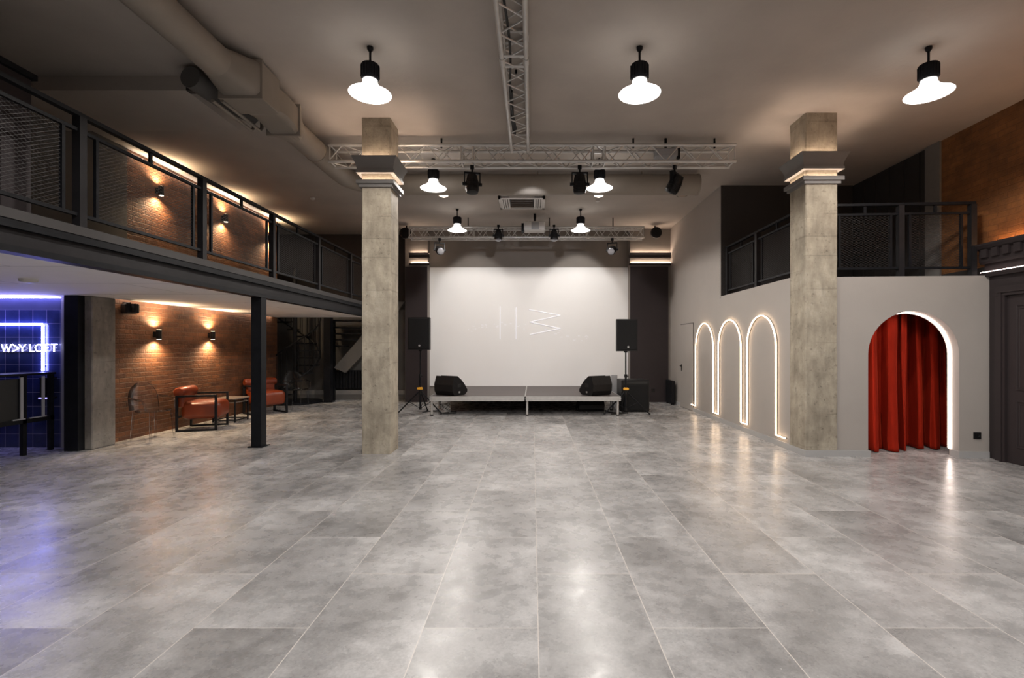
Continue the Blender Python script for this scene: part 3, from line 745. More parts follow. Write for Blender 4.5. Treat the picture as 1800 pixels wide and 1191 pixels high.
# ------------------------------------------------------------------ stage lights and projectors on the trusses
def moving_light(x, y, ztop, label, tilt=0.0, yaw=0.0, face='grille', s=1.0):
    t = thing('stage_spotlight', label, 'spotlight', (x, y, ztop - 0.42 * s), yaw)
    W = dict(world=False)
    zc = 0.13 * s; rot = Matrix.Rotation(tilt, 3, 'X')
    b = B(); b.cyl((0, 0, 0.30 * s), (0, 0, 0.42 * s), 0.014, n=10); b.box(-0.03, 0.03, -0.02, 0.02, 0.36 * s, 0.42 * s)
    part('clamp', b, 'black_steel', t, **W)
    b = B(); b.box(-0.125 * s, 0.125 * s, -0.03, 0.03, 0.285 * s, 0.31 * s)
    for k in (-1, 1): b.box(k * 0.118 * s - 0.008, k * 0.118 * s + 0.008, -0.028, 0.028, zc - 0.02, 0.30 * s); b.cyl((k * 0.10 * s, 0, zc), (k * 0.15 * s, 0, zc), 0.025, n=12)
    part('yoke', b, 'black_steel', t, **W)
    b = B(); c = Vector((0, 0, zc)); d = rot @ Vector((0, 0, -1))
    b.lathe([(0.05 * s, -0.15 * s), (0.075 * s, -0.14 * s), (0.095 * s, -0.05 * s), (0.10 * s, 0.0), (0.10 * s, 0.10 * s), (0.088 * s, 0.135 * s), (0.06 * s, 0.135 * s)], c, n=16, axis=d)
    for k in range(6): b.lathe([(0.104 * s, -0.03 * s + k * 0.022 * s), (0.104 * s, -0.02 * s + k * 0.022 * s)], c, n=16, axis=d)
    part('body', b, 'black_plastic', t, **W)
    part('lens', B().lathe([(0.082 * s, 0.1355 * s), (0.07 * s, 0.142 * s), (0.02 * s, 0.146 * s)], c, n=20, axis=d), 'lens' if face == 'lens' else 'cable', t, smooth=True, **W)
    return t
ZT = 4.29
for px, tilt, yaw, lab in ((830, -0.15, 0.2, 'black stage spotlight under the front truss, the leftmost of its three'), (1019, 0.1, 0.0, 'black stage spotlight under the front truss, beside the right middle pendant'), (1186, 0.55, 0.9, 'black stage spotlight under the right end of the front truss, tilted')):
    moving_light((px - 936) * 7.45 / F, 7.45, ZT, lab, tilt, yaw)
for px, yaw, lab in ((773, 0.4, 'black spotlight with silver lens hanging off the left end of the rear truss'), (1076, -0.4, 'black spotlight with silver lens hanging off the right end of the rear truss')):
    moving_light((px - 936) * 11.9 / F, 11.88, 4.162, lab, -1.15, yaw, 'lens')
for px, lab in ((876, 'black round spotlight inside the rear truss, left of the white projector'), (974, 'black round spotlight inside the rear truss, right of the white projector')):
    moving_light((px - 936) * 11.7 / F, 11.72, 4.45, lab, -0.35, 0, 'lens', 0.9)
for px, py, lab in ((713, 410, 'round black ceiling speaker beside the left end of the rear truss'), (1153, 409, 'round black ceiling speaker in the right corner above the lit moulding')):
    Y = 12.7; x = (px - 936) * Y / F; z = 1.5 - (py - 609) * Y / F
    t = thing('wall_speaker', lab, 'speaker', (x, Y, z - 0.15))
    part('shell', B().lathe([(0.05, 0.15), (0.12, 0.10), (0.145, 0.02), (0.145, -0.05), (0.12, -0.06)], (x, Y, z), n=24, axis=(0, 1, 0)), 'black_plastic', t, smooth=True)
    part('grille', B().lathe([(0.12, -0.06), (0.08, -0.075), (0.01, -0.08)], (x, Y, z), n=24, axis=(0, 1, 0)), 'grille', t, smooth=True)
    part('bracket', B().tube([(x, Y + 0.1, z), (x, Y + 0.1, H)], 0.018, 8), 'black_steel', t)
x = (940 - 936) * 11.8 / F
t = thing('projector', 'white projector on the middle of the rear truss', 'projector', (x, 11.7, 4.24))
part('body', box(x - 0.26, x + 0.24, 11.5, 11.82, 4.27, 4.49, bev=0.02), 'white_plastic', t)
part('side_grille', B().box(x - 0.26 + 0.02, x - 0.08, 11.494, 11.5, 4.29, 4.40).box(x + 0.1, x + 0.22, 11.494, 11.5, 4.29, 4.40), 'white_plastic', t)
part('front_panel', box(x - 0.08, x + 0.1, 11.492, 11.5, 4.285, 4.47), 'grey_plastic', t)
part('mount', B().cyl((x, 11.66, 4.48), (x, 11.66, H), 0.03, n=12), 'black_steel', t); part('side_bracket', box(x - 0.32, x - 0.26, 11.6, 11.75, 4.26, 4.46), 'black_steel', t)
x = (1170 - 936) * 7.44 / F
t = thing('projector', 'grey projector inside the front truss near its right end', 'projector', (x, 7.44, 4.38))
part('body', box(x - 0.17, x + 0.17, 7.36, 7.52, 4.40, 4.53, bev=0.015), 'grey_plastic', t)
part('lens', B().cyl((x + 0.06, 7.52, 4.46), (x + 0.06, 7.54, 4.46), 0.035), 'lens', t)
part('mount', B().cyl((x, 7.44, 4.52), (x, 7.44, H), 0.02, n=10), 'black_steel', t); part('side_bracket', box(x + 0.17, x + 0.21, 7.4, 7.46, 4.38, 4.54), 'black_steel', t)
pl = light('SPOT', (0.0, 7.62, 4.25), 165, (0.94, 0.95, 1.0), 0.05, spot_size=math.radians(54), spot_blend=0.25)
aim(pl, (-0.1, 13.4, 2.0))

for x, p in ((-1.59, 20), (1.24, 32)):
    aim(light('SPOT', (x, 12.32, 4.16), p, (1.0, 0.97, 0.92), 0.05, spot_size=math.radians(84), spot_blend=0.4), (x, 13.4, 3.08))
# ------------------------------------------------------------------ light lines on the right wall and the arch
def ay(px): return F * XR / (px - 936)
seg = []
legs = [(ay(1225), ay(1256)), (ay(1265), ay(1305)), (ay(1316), ay(1367))]
xa = XR - 0.030; zb = 0.155
seg.append((xa, legs[0][0] + 0.30, zb)); 
for i, (ya, yb_) in enumerate(legs):
    r_ = (ya - yb_) / 2; yc = (ya + yb_) / 2; zt = 2.005 - r_
    seg.append((xa, ya, zb))
    seg += [(xa, yc + r_ * math.cos(PI * k / 24), zt + r_ * math.sin(PI * k / 24)) for k in range(25)]
    seg.append((xa, yb_, zb))
seg.append((xa, 7.10, zb))
t = thing('light_line', 'warm light strip drawing three tall arches on the right wall', 'light strip', (XR, 9, zb))
part('diffuser', B().tube(seg, 0.0105, 8), 'led_warm', t, smooth=True)
part('channel', B().tube([(XR - 0.010, p[1], p[2]) for p in seg], 0.0095, 6), 'wall', t)
# strip at the back edge of the arch
jp = [(uL + 0.012, 0.0)] + [(uc - (rad - 0.012) * math.cos(PI * k / 32), zs_ + (rad - 0.012) * math.sin(PI * k / 32)) for k in range(33)] + [(uR - 0.012, 0.0)]
t = thing('light_line', 'pale light strip round the inner edge of the curtained arch', 'light strip', tuple(AW(uc, 0.09, 0.15)))
part('diffuser', B().tube([tuple(AW(p[0], max(p[1], 0.09), 0.15)) for p in jp], 0.009, 8), 'led_arch', t, smooth=True)
part('channel', B().tube([tuple(AW(p[0], max(p[1], 0.09), 0.174)) for p in jp], 0.0125, 4), 'wall', t)  # ring added behind the strip to keep its light off the curtain

# ------------------------------------------------------------------ curtains
def curtain(prof, label):
    """prof: (frame column, depth behind the arch face) of each ridge and valley, left to right"""
    def ud(px, d):
        k = (px - 936) / F; o = A0 - AN * d
        return (k * o.y - o.x) / (AD.x - k * AD.y)
    P = [(min(ud(px, d), AL - 0.06), d) for px, d in prof]
    dm = sum(d for _, d in P) / len(P)
    t = thing('curtain', label, 'curtain', tuple(AW((P[0][0] + P[-1][0]) / 2, 0, dm)), group='red velvet curtains in the arch')
    b = B(); nz = 44; G = []
    for j in range(nz + 1):
        a = j / nz; z = 0.012 + 2.19 * a; row = []
        q = 1.06 - 0.42 * a ** 1.6
        pts = [(u + 0.018 * math.sin(2.6 * a + 5 * n) * (1 - a), dm + (d - dm) * q + 0.018 * math.sin(4 * a + 3 * n)) for n, (u, d) in enumerate(P)]
        pts[0] = (P[0][0], pts[0][1]); pts[-1] = (P[-1][0], pts[-1][1])
        for (ua, da), (ub, db) in zip(pts, pts[1:]):
            for i in range(12):
                f = i / 12; g = 0.5 - 0.5 * math.cos(PI * f)
                d = da + (db - da) * g; u = ua + (ub - ua) * (f + 0.06 * math.sin(2 * PI * f))
                d += 0.007 * math.sin(u * 41 + 3 * a) + 0.006 * math.sin(u * 17 - 7 * a)
                if a < 0.06: d -= 0.03 * (1 - a / 0.06) * (0.5 + 0.5 * math.sin(u * 21))
                row.append(b.bm.verts.new(AW(u, z, d)))
        row.append(b.bm.verts.new(AW(pts[-1][0], z, pts[-1][1])))
        G.append(row)
    for j in range(nz):
        for i in range(len(G[0]) - 1): b.bm.faces.new((G[j][i], G[j][i + 1], G[j + 1][i + 1], G[j + 1][i]))
    o = part('cloth', b, 'velvet', t, smooth=False)
    o.data.polygons.foreach_set('use_smooth', [True] * len(o.data.polygons))
    md = o.modifiers.new('Solidify', 'SOLIDIFY'); md.thickness = 0.004; md.offset = 0
    b = B(); b.tube([tuple(AW(P[0][0], 2.21, dm)), tuple(AW(P[-1][0], 2.21, dm))], 0.014, 8); part('heading', b, 'velvet', t)
    return t
curtain([(1506, 0.50), (1518, 0.30), (1524, 0.48), (1534, 0.26), (1549, 0.50), (1560, 0.34), (1573, 0.30), (1581, 0.52), (1587, 0.34), (1592, 0.44)], 'dark red velvet curtain hanging in the left part of the lit arch')
curtain([(1574, 0.66), (1582, 0.60), (1599, 0.74), (1612, 0.50), (1626, 0.76), (1634, 0.56), (1645, 0.50), (1657, 0.76), (1664, 0.66), (1676, 0.78), (1700, 0.66)], 'dark red velvet curtain hanging in the right part of the lit arch')
single('curtain_rail', B().tube([tuple(AW(0.15, 2.235, 0.51)), tuple(AW(AL - 0.15, 2.235, 0.51))], 0.02, 8).box(*[*(lambda p: (p[0] - 0.02, p[0] + 0.02, p[1] - 0.02, p[1] + 0.02, 2.235, 2.30))(AW(0.3, 0, 0.51))]), 'black_steel', 'black curtain rail hidden above the red curtains', 'rail')

# sockets
def socket(name_label, c, n, m):
    t = thing('wall_socket', name_label, 'socket', c)
    c = Vector(c); n = Vector(n); s_ = Vector((0, 0, 1)).cross(n).normalized(); up = Vector((0, 0, 1))
    b = B(); b.prism([(-0.045, -0.045), (0.045, -0.045), (0.045, 0.045), (-0.045, 0.045)], lambda p, q, k: c + s_ * p + up * q + n * k, 0, 0.014)
    part('plate', b, m, t)
    b = B(); b.lathe([(0.03, 0.014), (0.03, 0.017), (0.022, 0.017), (0.018, 0.0142)], c, n=16, axis=n); part('insert', b, m, t)
socket('black wall socket on the arch wall right of the red curtain', AW(u_at(1717), 0.30, 0), AN, 'black_plastic')
socket('black wall socket low on the dark panel right of the subwoofer', ((1148 - 936) * 13.07 / F, 13.07, 0.32), (0, -1, 0), 'black_plastic')

# ------------------------------------------------------------------ radiators
def radiator(label, n, w, h, loc, rz):
    t = thing('radiator', label, 'radiator', loc, rz)
    for k in range(n):
        x = -w / 2 + (k + 0.5) * w / n
        part('section', B().box(x - w / n * 0.42, x + w / n * 0.42, -0.05, 0.05, 0.03, h, bev=0.012), 'black_steel', t, world=False)
    b = B(); b.tube([(-w / 2, 0, h - 0.06), (w / 2, 0, h - 0.06)], 0.02); b.tube([(-w / 2, 0, 0.09), (w / 2, 0, 0.09)], 0.02); b.tube([(w / 2 - 0.02, 0, 0.09), (w / 2 + 0.03, 0, 0.09), (w / 2 + 0.03, 0, 0)], 0.012)
    part('pipe', b, 'black_steel', t, world=False)
    for sx2 in (-1, 1): part('foot', B().box(sx2 * w * 0.4 - 0.02, sx2 * w * 0.4 + 0.02, -0.04, 0.04, 0, 0.05), 'black_steel', t, world=False)
radiator('small black radiator in the right back corner beside the flush door', 10, 0.52, 0.62, (3.62, 12.71, 0), PI / 2)
radiator('long black radiator low on the far wall behind the left column', 22, 1.9, 0.56, (-4.95, 13.69, 0.275), 0)

# ------------------------------------------------------------------ staircases
t = thing('spiral_staircase', 'black spiral staircase in the far left corner under the mezzanine', 'staircase', (-6.36, 12.95, 0))
c = Vector((-6.36, 12.95, 0)); rs = 0.64
part('base_plate', B().lathe([(rs + 0.04, 0), (rs + 0.04, 0.05), (rs, 0.06)], c, n=36), 'black_steel', t)
part('centre_pole', B().cyl(c + Vector((0, 0, 0.06)), c + Vector((0, 0, 3.6)), 0.057, n=20), 'black_steel', t, smooth=True)
NT = 13; a0 = -2.2; da = 0.45
for k in range(NT):
    z = 0.06 + 0.193 * (k + 1); a = a0 + da * k; b = B()
    f = lambda r_, an, zz: (c.x + r_ * math.cos(an), c.y + r_ * math.sin(an), zz)
    q = [(0.05, a), (rs, a), (rs, a + da / 2), (rs, a + da * 1.08), (0.05, a + da * 1.08)]
    b.prism(q, f, z - 0.035, z)
    tr = part('tread', b, 'black_steel', t)
    part('baluster', B().tube([f(rs - 0.02, a + 0.1, z), f(rs - 0.02, a + 0.1, z + 0.92)], 0.011, 6), 'black_steel', t, up=tr)
    part('baluster', B().tube([f(rs - 0.02, a + 0.32, z), f(rs - 0.02, a + 0.32, z + 0.98)], 0.009, 6), 'black_steel', t, up=tr)
hr = [(c.x + (rs - 0.02) * math.cos(a0 + da * (k / 4) + 0.1), c.y + (rs - 0.02) * math.sin(a0 + da * (k / 4) + 0.1), 0.06 + 0.193 * (k / 4 + 1) + 0.93) for k in range(4 * NT)]
part('handrail', B().tube(hr, 0.022, 8), 'black_steel', t, smooth=True)
part('outer_string', B().tube([(p[0], p[1], p[2] - 0.97) for p in hr], 0.026, 6), 'black_steel', t, smooth=True)
t = thing('straight_staircase', 'dark straight staircase with pale diagonal string behind the left column', 'staircase', (-4.6, 13.3, 0))
Yst = 13.35
def st(px, py): return ((px - 936) * Yst / F, 1.5 - (py - 609) * Yst / F)
q = [st(588, 646), st(640, 586), st(690, 530), st(712, 530), st(660, 600), st(608, 655)]
part('string', B().prism([(p[0], p[1]) for p in q], lambda x, z, y: (x, y, z), Yst - 0.04, Yst + 0.04), 'wall_grey', t)
for k, (py, px1) in enumerate(((608, 604), (597, 625), (586, 650), (575, 664), (563, 680))):
    x0_, z0_ = st(583, py); x1_, _ = st(px1, py)
    part('tread', box(x0_, x1_ + 0.05, Yst - 0.05, Yst + 0.28, z0_ - 0.02, z0_ + 0.02), 'black_steel', t)
part('support', box(st(586, 0)[0] - 0.04, st(586, 0)[0] + 0.0, Yst + 0.05, Yst + 0.15, 0, 2.25), 'black_steel', t)

# ------------------------------------------------------------------ stage
def stage_module(x0, x1, label):
    y0, y1, zt = 10.5, 13.39, 0.413
    t = thing('stage_platform', label, 'stage', ((x0 + x1) / 2, y0, 0), group='low stage platforms before the screen')
    part('deck', box(x0 + 0.012, x1 - 0.012, y0 + 0.012, y1 - 0.012, zt - 0.05, zt), 'stage_top', t)
    b = B(); b.box(x0, x1, y0, y0 + 0.03, zt - 0.095, zt + 0.003); b.box(x0, x1, y1 - 0.03, y1, zt - 0.095, zt + 0.003); b.box(x0, x0 + 0.012, y0, y1, zt - 0.095, zt + 0.003); b.box(x1 - 0.012, x1, y0, y1, zt - 0.095, zt + 0.003)
    b.box(x0, x1, y0 - 0.006, y0, zt - 0.05, zt - 0.035)
    part('frame', b, 'alu', t)
    for lx in ((x0 + 0.05,) if x0 < -1 else (x0 + 0.04, x1 - 0.07)):
        for ly in (y0 + 0.06, y0 + 0.95, y1 - 0.08):
            g = part('leg', B().cyl((lx, ly, 0.02), (lx, ly, zt - 0.06), 0.026, n=14), 'alu', t, smooth=True)
            part('foot_cap', B().cyl((lx, ly, 0), (lx, ly, 0.02), 0.034, n=14), 'black_plastic', t, up=g)
    return t
stage_module(-2.25, -0.162, 'left half of the low stage with silver edge and dark deck')
stage_module(-0.158, 1.93, 'right half of the low stage with silver edge and dark deck')

def wedge(label, loc, rz, flip):
    t = thing('floor_monitor', label, 'speaker', loc, rz, group='black wedge monitors')
    prof = [(-0.16, 0), (0.18, 0), (0.27, 0.06), (0.28, 0.11), (0.20, 0.22), (0.08, 0.34), (-0.05, 0.42), (-0.16, 0.43), (-0.23, 0.24), (-0.22, 0.10)]
    part('cabinet', B().prism(prof, lambda y, z, x: (x, y, z), -0.27, 0.27), 'black_plastic', t, world=False)
    g = [(0.285, 0.13), (0.21, 0.235), (0.09, 0.355), (-0.03, 0.43), (-0.03, 0.415), (0.08, 0.335), (0.20, 0.215), (0.275, 0.12)]
    part('grille', B().prism(g, lambda y, z, x: (x, y, z), -0.24, 0.24), 'grille', t, world=False)
    for s_ in (-1, 1):
        part('handle', B().box(s_ * 0.27 - 0.004, s_ * 0.27 + 0.004, -0.06, 0.06, 0.18, 0.26, bev=0.003), 'cable', t, world=False)
        part('badge', B().box(s_ * 0.271 - 0.002, s_ * 0.271 + 0.002, -0.02, 0.03, 0.05, 0.09), 'silver', t, world=False)
    return t
wedge('black wedge monitor on the left front corner of the stage', (-1.86, 10.92, 0.416), math.radians(-32), 1)
wedge('black wedge monitor on the right front corner of the stage', (1.44, 10.92, 0.416), math.radians(32), -1)
wedge('black wedge monitor lying on the floor under the right half of the stage', (1.35, 11.35, 0.0), 0.1, 1).scale = (1.1, 0.9, 0.62)

def pa(label_sp, label_st, x, y, z0, z1, w, legs):
    t = thing('speaker_stand', label_st, 'stand', (x, y, 0), group='tripod speaker stands by the stage')
    part('pole', B().cyl((x, y, 0.10), (x, y, 0.85), 0.022, n=14).cyl((x, y, 0.85), (x, y, z0 - 0.03), 0.016, n=12), 'black_steel', t, smooth=True)
    part('collar', B().cyl((x, y, 0.82), (x, y, 0.89), 0.034, n=14).tube([(x, y, 0.85), (x + 0.06, y - 0.02, 0.85)], 0.01), 'black_plastic', t)
    part('hub', B().cyl((x, y, 0.44), (x, y, 0.54), 0.036, n=14), 'black_plastic', t)
    part('sleeve', B().cyl((x, y, 0.545), (x, y, 0.60), 0.038, n=14).box(x - 0.06, x + 0.06, y - 0.045, y - 0.03, 0.55, 0.595), 'yellow', t, label='yellow sleeve')
    part('lower_hub', B().cyl((x, y, 0.10), (x, y, 0.16), 0.032, n=14), 'black_plastic', t)
    for dx, dy in legs:
        lg = part('leg', B().tube([(x + dx * 0.05, y + dy * 0.05, 0.50), (x + dx, y + dy, 0.02)], 0.014, 8), 'black_steel', t, smooth=True)
        part('brace', B().tube([(x, y, 0.13), (x + dx * 0.5, y + dy * 0.5, 0.27)], 0.008, 6), 'black_steel', t, up=lg)
        part('rubber_foot', B().lathe([(0.012, 0.0), (0.022, 0.0), (0.02, 0.03), (0.012, 0.035)], (x + dx, y + dy, 0), n=12), 'cable', t, up=lg)
    t = thing('loudspeaker', label_sp, 'speaker', (x, y, z0), group='black loudspeakers on tripod stands')
    h = z1 - z0; W = dict(world=False)
    part('cabinet', B().prism([(-w / 2, -0.16), (w / 2, -0.16), (w / 2 * 0.95, 0.02), (w / 2 * 0.62, 0.21), (-w / 2 * 0.62, 0.21), (-w / 2 * 0.95, 0.02)], lambda p, q, k: (p, q, k), 0, h), 'black_plastic', t, **W)
    part('grille', box(-w / 2 + 0.018, w / 2 - 0.018, -0.178, -0.160, 0.03, h - 0.02, bev=0.008), 'grille', t, **W)
    part('badge', B().cyl((0.02, -0.178, 0.095), (0.02, -0.184, 0.095), 0.022, n=16), 'silver', t, label='round silver badge', **W)
    part('pole_socket', B().cyl((0, 0, -0.03), (0, 0, 0.0), 0.04, n=16), 'black_plastic', t, **W)
pa('black loudspeaker on a stand at the left edge of the screen', 'black tripod stand left of the stage under its loudspeaker', -2.50, 10.78, 1.43, 2.145, 0.48, ((-0.50, -0.03), (0.47, -0.02), (0.05, 0.5)))
pa('black loudspeaker on a stand at the right edge of the screen', 'black tripod stand right of the stage before the subwoofer', 2.06, 10.68, 1.40, 2.10, 0.455, ((0.52, -0.04), (-0.47, -0.02), (0.0, 0.35)))
t = thing('subwoofer', 'square black subwoofer on the floor right of the stage', 'speaker', (2.36, 11.3, 0))
part('cabinet', box(2.04, 2.68, 11.08, 11.68, 0.02, 0.735, bev=0.01), 'black_plastic', t)
part('grille', box(2.07, 2.65, 11.055, 11.08, 0.05, 0.62, bev=0.006), 'grille', t)
part('vent', box(2.09, 2.63, 11.07, 11.085, 0.65, 0.70), 'cable', t)
for fx in (2.1, 2.62):
    for fy in (11.14, 11.62): part('foot', B().cyl((fx, fy, 0), (fx, fy, 0.022), 0.025, n=10), 'cable', t)
t = thing('power_box', 'grey upright panel standing between the stage and the subwoofer', 'box', (1.98, 12.0, 0))
part('body', box(1.955, 2.10, 11.95, 12.05, 0, 0.80, bev=0.006), 'grey_plastic', t)
part('cover', box(1.97, 2.085, 11.94, 11.95, 0.05, 0.77), 'grey_plastic', t)
b = B()
pts = []
for k in range(90):
    a = k * 0.42; r_ = 0.12 + 0.02 * math.sin(k * 1.7); pts.append((-1.99 + r_ * math.cos(a) * 0.9, 10.98 + r_ * math.sin(a), 0.018 + 0.22 * k / 90 * (0.6 + 0.4 * math.sin(k * 0.9) ** 2)))
b.tube(pts, 0.011, 6)
single('cable_coil', b, 'white_cable', 'heap of pale cable coiled under the left end of the stage', 'cable', smooth=True)
b = B(); b.tube([(-2.5, 11.0, 0.01), (-2.35, 11.2, 0.012), (-2.0, 11.28, 0.012), (-1.75, 11.1, 0.012), (-1.72, 10.85, 0.012), (-2.0, 10.75, 0.012)], 0.011, 6)
single('cable_run', b, 'cable', 'black cable on the floor under the left end of the stage', 'cable', smooth=True)
b = B(); b.tube([(1.70, 11.3, 0.01), (1.75, 11.0, 0.012), (1.95, 10.85, 0.012), (2.15, 10.9, 0.012), (2.02, 10.8, 0.012), (1.75, 10.72, 0.012)], 0.013, 6)
single('cable_run', b, 'cable', 'black cable on the floor beside the right end of the stage', 'cable', smooth=True)

# ------------------------------------------------------------------ lounge corner
def armchair():
    t = thing('armchair', '', 'armchair', group='rust leather armchairs by the brick wall')
    W = dict(world=False)
    for s_ in (-1, 1):
        y = s_ * 0.33
        part('side_frame', B().tube([(-0.30, y, 0.015), (0.30, y, 0.015), (0.30, y, 0.625), (-0.30, y, 0.625)], 0.016, closed=True, square=True), 'black_steel', t, **W)
    b = B()
    for x, z in ((-0.30, 0.25), (0.28, 0.22), (-0.30, 0.60)): b.box(x - 0.014, x + 0.014, -0.33, 0.33, z - 0.014, z + 0.014)
    part('cross_bar', b, 'black_steel', t, **W)
    part('seat', box(-0.27, 0.36, -0.305, 0.305, 0.20, 0.52, bev=0.10, seg=5), 'leather', t, smooth=True, **W)
    part('backrest', box(-0.31, -0.20, -0.30, 0.30, 0.42, 0.66, bev=0.035, seg=3), 'leather', t, smooth=True, **W)
    b = B(); b.lathe([(0.02, -0.345), (0.075, -0.34), (0.092, -0.31), (0.092, 0.31), (0.075, 0.34), (0.02, 0.345)], (-0.27, 0, 0.69), n=24, axis=(0, 1, 0))
    part('head_roll', b, 'leather', t, smooth=True, **W)
    return t
ch = armchair(); ch.location = (-6.06, 8.90, 0); ch.rotation_euler = (0, 0, math.radians(17)); ch['label'] = 'rust leather armchair seen from its side, nearest the camera, below the sconces'
copy_tree(ch, (-6.03, 10.92, 0), math.radians(-38), 'rust leather armchair half hidden behind the dark steel post')
t = thing('side_table', 'low square dark side table between the two rust armchairs', 'table', (-6.1, 9.78, 0))
part('table_top', box(-0.24, 0.24, -0.24, 0.24, 0.45, 0.475, bev=0.004), 'wood_top', t, world=False)
part('shelf', box(-0.22, 0.22, -0.22, 0.22, 0.385, 0.40), 'wood_top', t, world=False)
for sx2 in (-1, 1):
    for sy2 in (-1, 1): part('leg', B().box(sx2 * 0.215 - 0.012, sx2 * 0.215 + 0.012, sy2 * 0.215 - 0.012, sy2 * 0.215 + 0.012, 0.0, 0.45), 'black_steel', t, world=False)
b = B()
for s_ in (-1, 1): b.box(-0.21, 0.21, s_ * 0.215 - 0.01, s_ * 0.215 + 0.01, 0.03, 0.05); b.box(s_ * 0.215 - 0.01, s_ * 0.215 + 0.01, -0.21, 0.21, 0.03, 0.05)
part('stretcher', b, 'black_steel', t, world=False)

def ghost_chair():
    t = thing('acrylic_chair', '', 'chair', group='clear acrylic chairs by the brick wall')
    W = dict(world=False)
    part('seat', B().lathe([(0.20, 0.45), (0.235, 0.455), (0.24, 0.47), (0.235, 0.48), (0.02, 0.475)], n=28), 'acrylic', t, smooth=True, **W)
    b = B(); rg = []
    for j in range(9):
        z = 0.48 + 0.43 * j / 8; wv = 0.235 * math.sqrt(max(0.06, 1 - (max(0, j - 3) / 5.4) ** 2))
        rg.append([(-0.20 - 0.06 * j / 8 - 0.05 * (1 - (k / 6) ** 2), wv * k / 6, z) for k in range(-6, 7)])
    V = [[[b.bm.verts.new((p[0] + o, p[1], p[2])) for p in r_] for r_ in rg] for o in (0, 0.014)]
    for q in V:
        for j in range(8):
            for i in range(12): b.bm.faces.new((q[j][i], q[j][i + 1], q[j + 1][i + 1], q[j + 1][i]))
    out = [(j, 0) for j in range(9)] + [(8, i) for i in range(1, 13)] + [(j, 12) for j in range(7, -1, -1)] + [(0, i) for i in range(11, 0, -1)]
    for (j, i), (j2, i2) in zip(out, out[1:] + out[:1]): b.bm.faces.new((V[0][j][i], V[0][j2][i2], V[1][j2][i2], V[1][j][i]))
    part('backrest', b, 'acrylic', t, smooth=True, **W)
    for s_ in (-1, 1): part('armrest', B().tube([(-0.23, s_ * 0.235, 0.68), (-0.05, s_ * 0.27, 0.67), (0.12, s_ * 0.26, 0.64), (0.17, s_ * 0.23, 0.48)], 0.014, 8), 'acrylic', t, smooth=True, **W)
    for lx, ly in ((0.17, 0.17), (0.17, -0.17), (-0.19, 0.17), (-0.19, -0.17)): part('leg', B().tube([(lx, ly, 0.46), (lx * 1.12, ly * 1.15, 0)], [0.02, 0.013], 8), 'acrylic', t, smooth=True, **W)
    return t
g = ghost_chair(); g.location = (-6.16, 7.86, 0); g.rotation_euler = (0, 0, math.radians(-15)); g['label'] = 'clear acrylic chair between the concrete pillar and the near rust armchair'
copy_tree(g, (-5.72, 11.75, 0), math.radians(-40), 'clear acrylic chair beyond the far rust armchair, before the spiral staircase')

t = thing('concrete_pillar', 'rough grey concrete pillar between the bar and the brick wall', 'pillar', (-6.5, 7.2, 0))
b = B(); b.box(-6.66, -6.41, 7.04, 7.44, 0, 2.237, bev=0.012)
part('shaft', b, 'concrete_dark', t)
part('corner_strip', box(-6.672, -6.661, 7.06, 7.19, 0, 2.2), 'grey_plastic', t)
single('steel_post', box(-6.715, -6.515, 6.93, 7.035, 0, 2.237), 'black_steel', 'wide black steel post between the tiled bar and the concrete pillar', 'post')

t = thing('wall_speaker', 'small black speaker under the low ceiling at the brick wall corner', 'speaker', (-6.42, 7.7, 2.02))
rt = Matrix.Rotation(math.radians(-35), 3, 'Z')
part('cabinet', B().box(-6.55, -6.29, 7.62, 7.80, 2.03, 2.18, bev=0.015, rot=rt), 'black_plastic', t)
part('bracket', B().tube([(-6.54, 7.72, 2.20), (-6.42, 7.72, 2.20), (-6.42, 7.71, 2.17)], 0.012, 8), 'black_steel', t)
part('grille', B().box(-6.40, -6.19, 7.60, 7.62, 2.04, 2.17, rot=rt), 'grille', t)

# ------------------------------------------------------------------ bar
t = thing('bar_counter', 'black bar counter with pale uprights before the navy tiled wall', 'bar counter', (-7.2, 5.9, 0))
part('counter_top', box(-7.45, -6.99, 3.6, 7.10, 1.10, 1.13, bev=0.004), 'black_steel', t)
b = B()
for y in (3.7, 5.15, 6.67, 7.05): 
    g = part('leg', B().box(-7.05, -7.0, y - 0.025, y + 0.025, 0, 1.10), 'black_steel', t)
for y in (3.7, 6.67): part('leg', B().box(-7.44, -7.39, y - 0.025, y + 0.025, 0, 1.10), 'black_steel', t)
part('lower_rail', B().box(-7.05, -7.0, 3.6, 7.08, 0.44, 0.50), 'black_steel', t)
part('side_panel', box(-7.04, -7.02, 3.6, 6.62, 0.50, 1.06), 'cable', t)
for px in (37, 75):
    y = F * 7.0 / (936 - px); part('upright', box(-7.0, -6.985, y - 0.018, y + 0.018, 0.50, 1.08), 'grey_plastic', t, label='pale metal upright')
b = B(); b.box(-7.0, -6.98, 6.5, 6.66, 0.5, 0.515); b.box(-7.0, -6.98, 6.72, 6.95, 0.5, 0.515); part('ledge', b, 'grey_plastic', t, label='pale metal ledge')
t = thing('monitor', 'black monitor standing on the bar counter at the left edge', 'monitor', (-7.25, 6.35, 1.13))
part('screen', box(-7.75, -7.07, 6.32, 6.36, 1.17, 1.45, bev=0.006), 'cable', t)
part('stand', box(-7.32, -7.18, 6.34, 6.38, 1.14, 1.25), 'black_plastic', t)
part('foot', box(-7.40, -7.10, 6.25, 6.45, 1.13, 1.142), 'black_plastic', t)
t = thing('wall_shelf', 'small dark wall shelf with violet edge on the navy tiles', 'shelf', (-7.1, 7.15, 0.7))
part('board', box(-7.24, -7.08, 7.09, 7.2, 0.735, 0.755), 'black_steel', t)
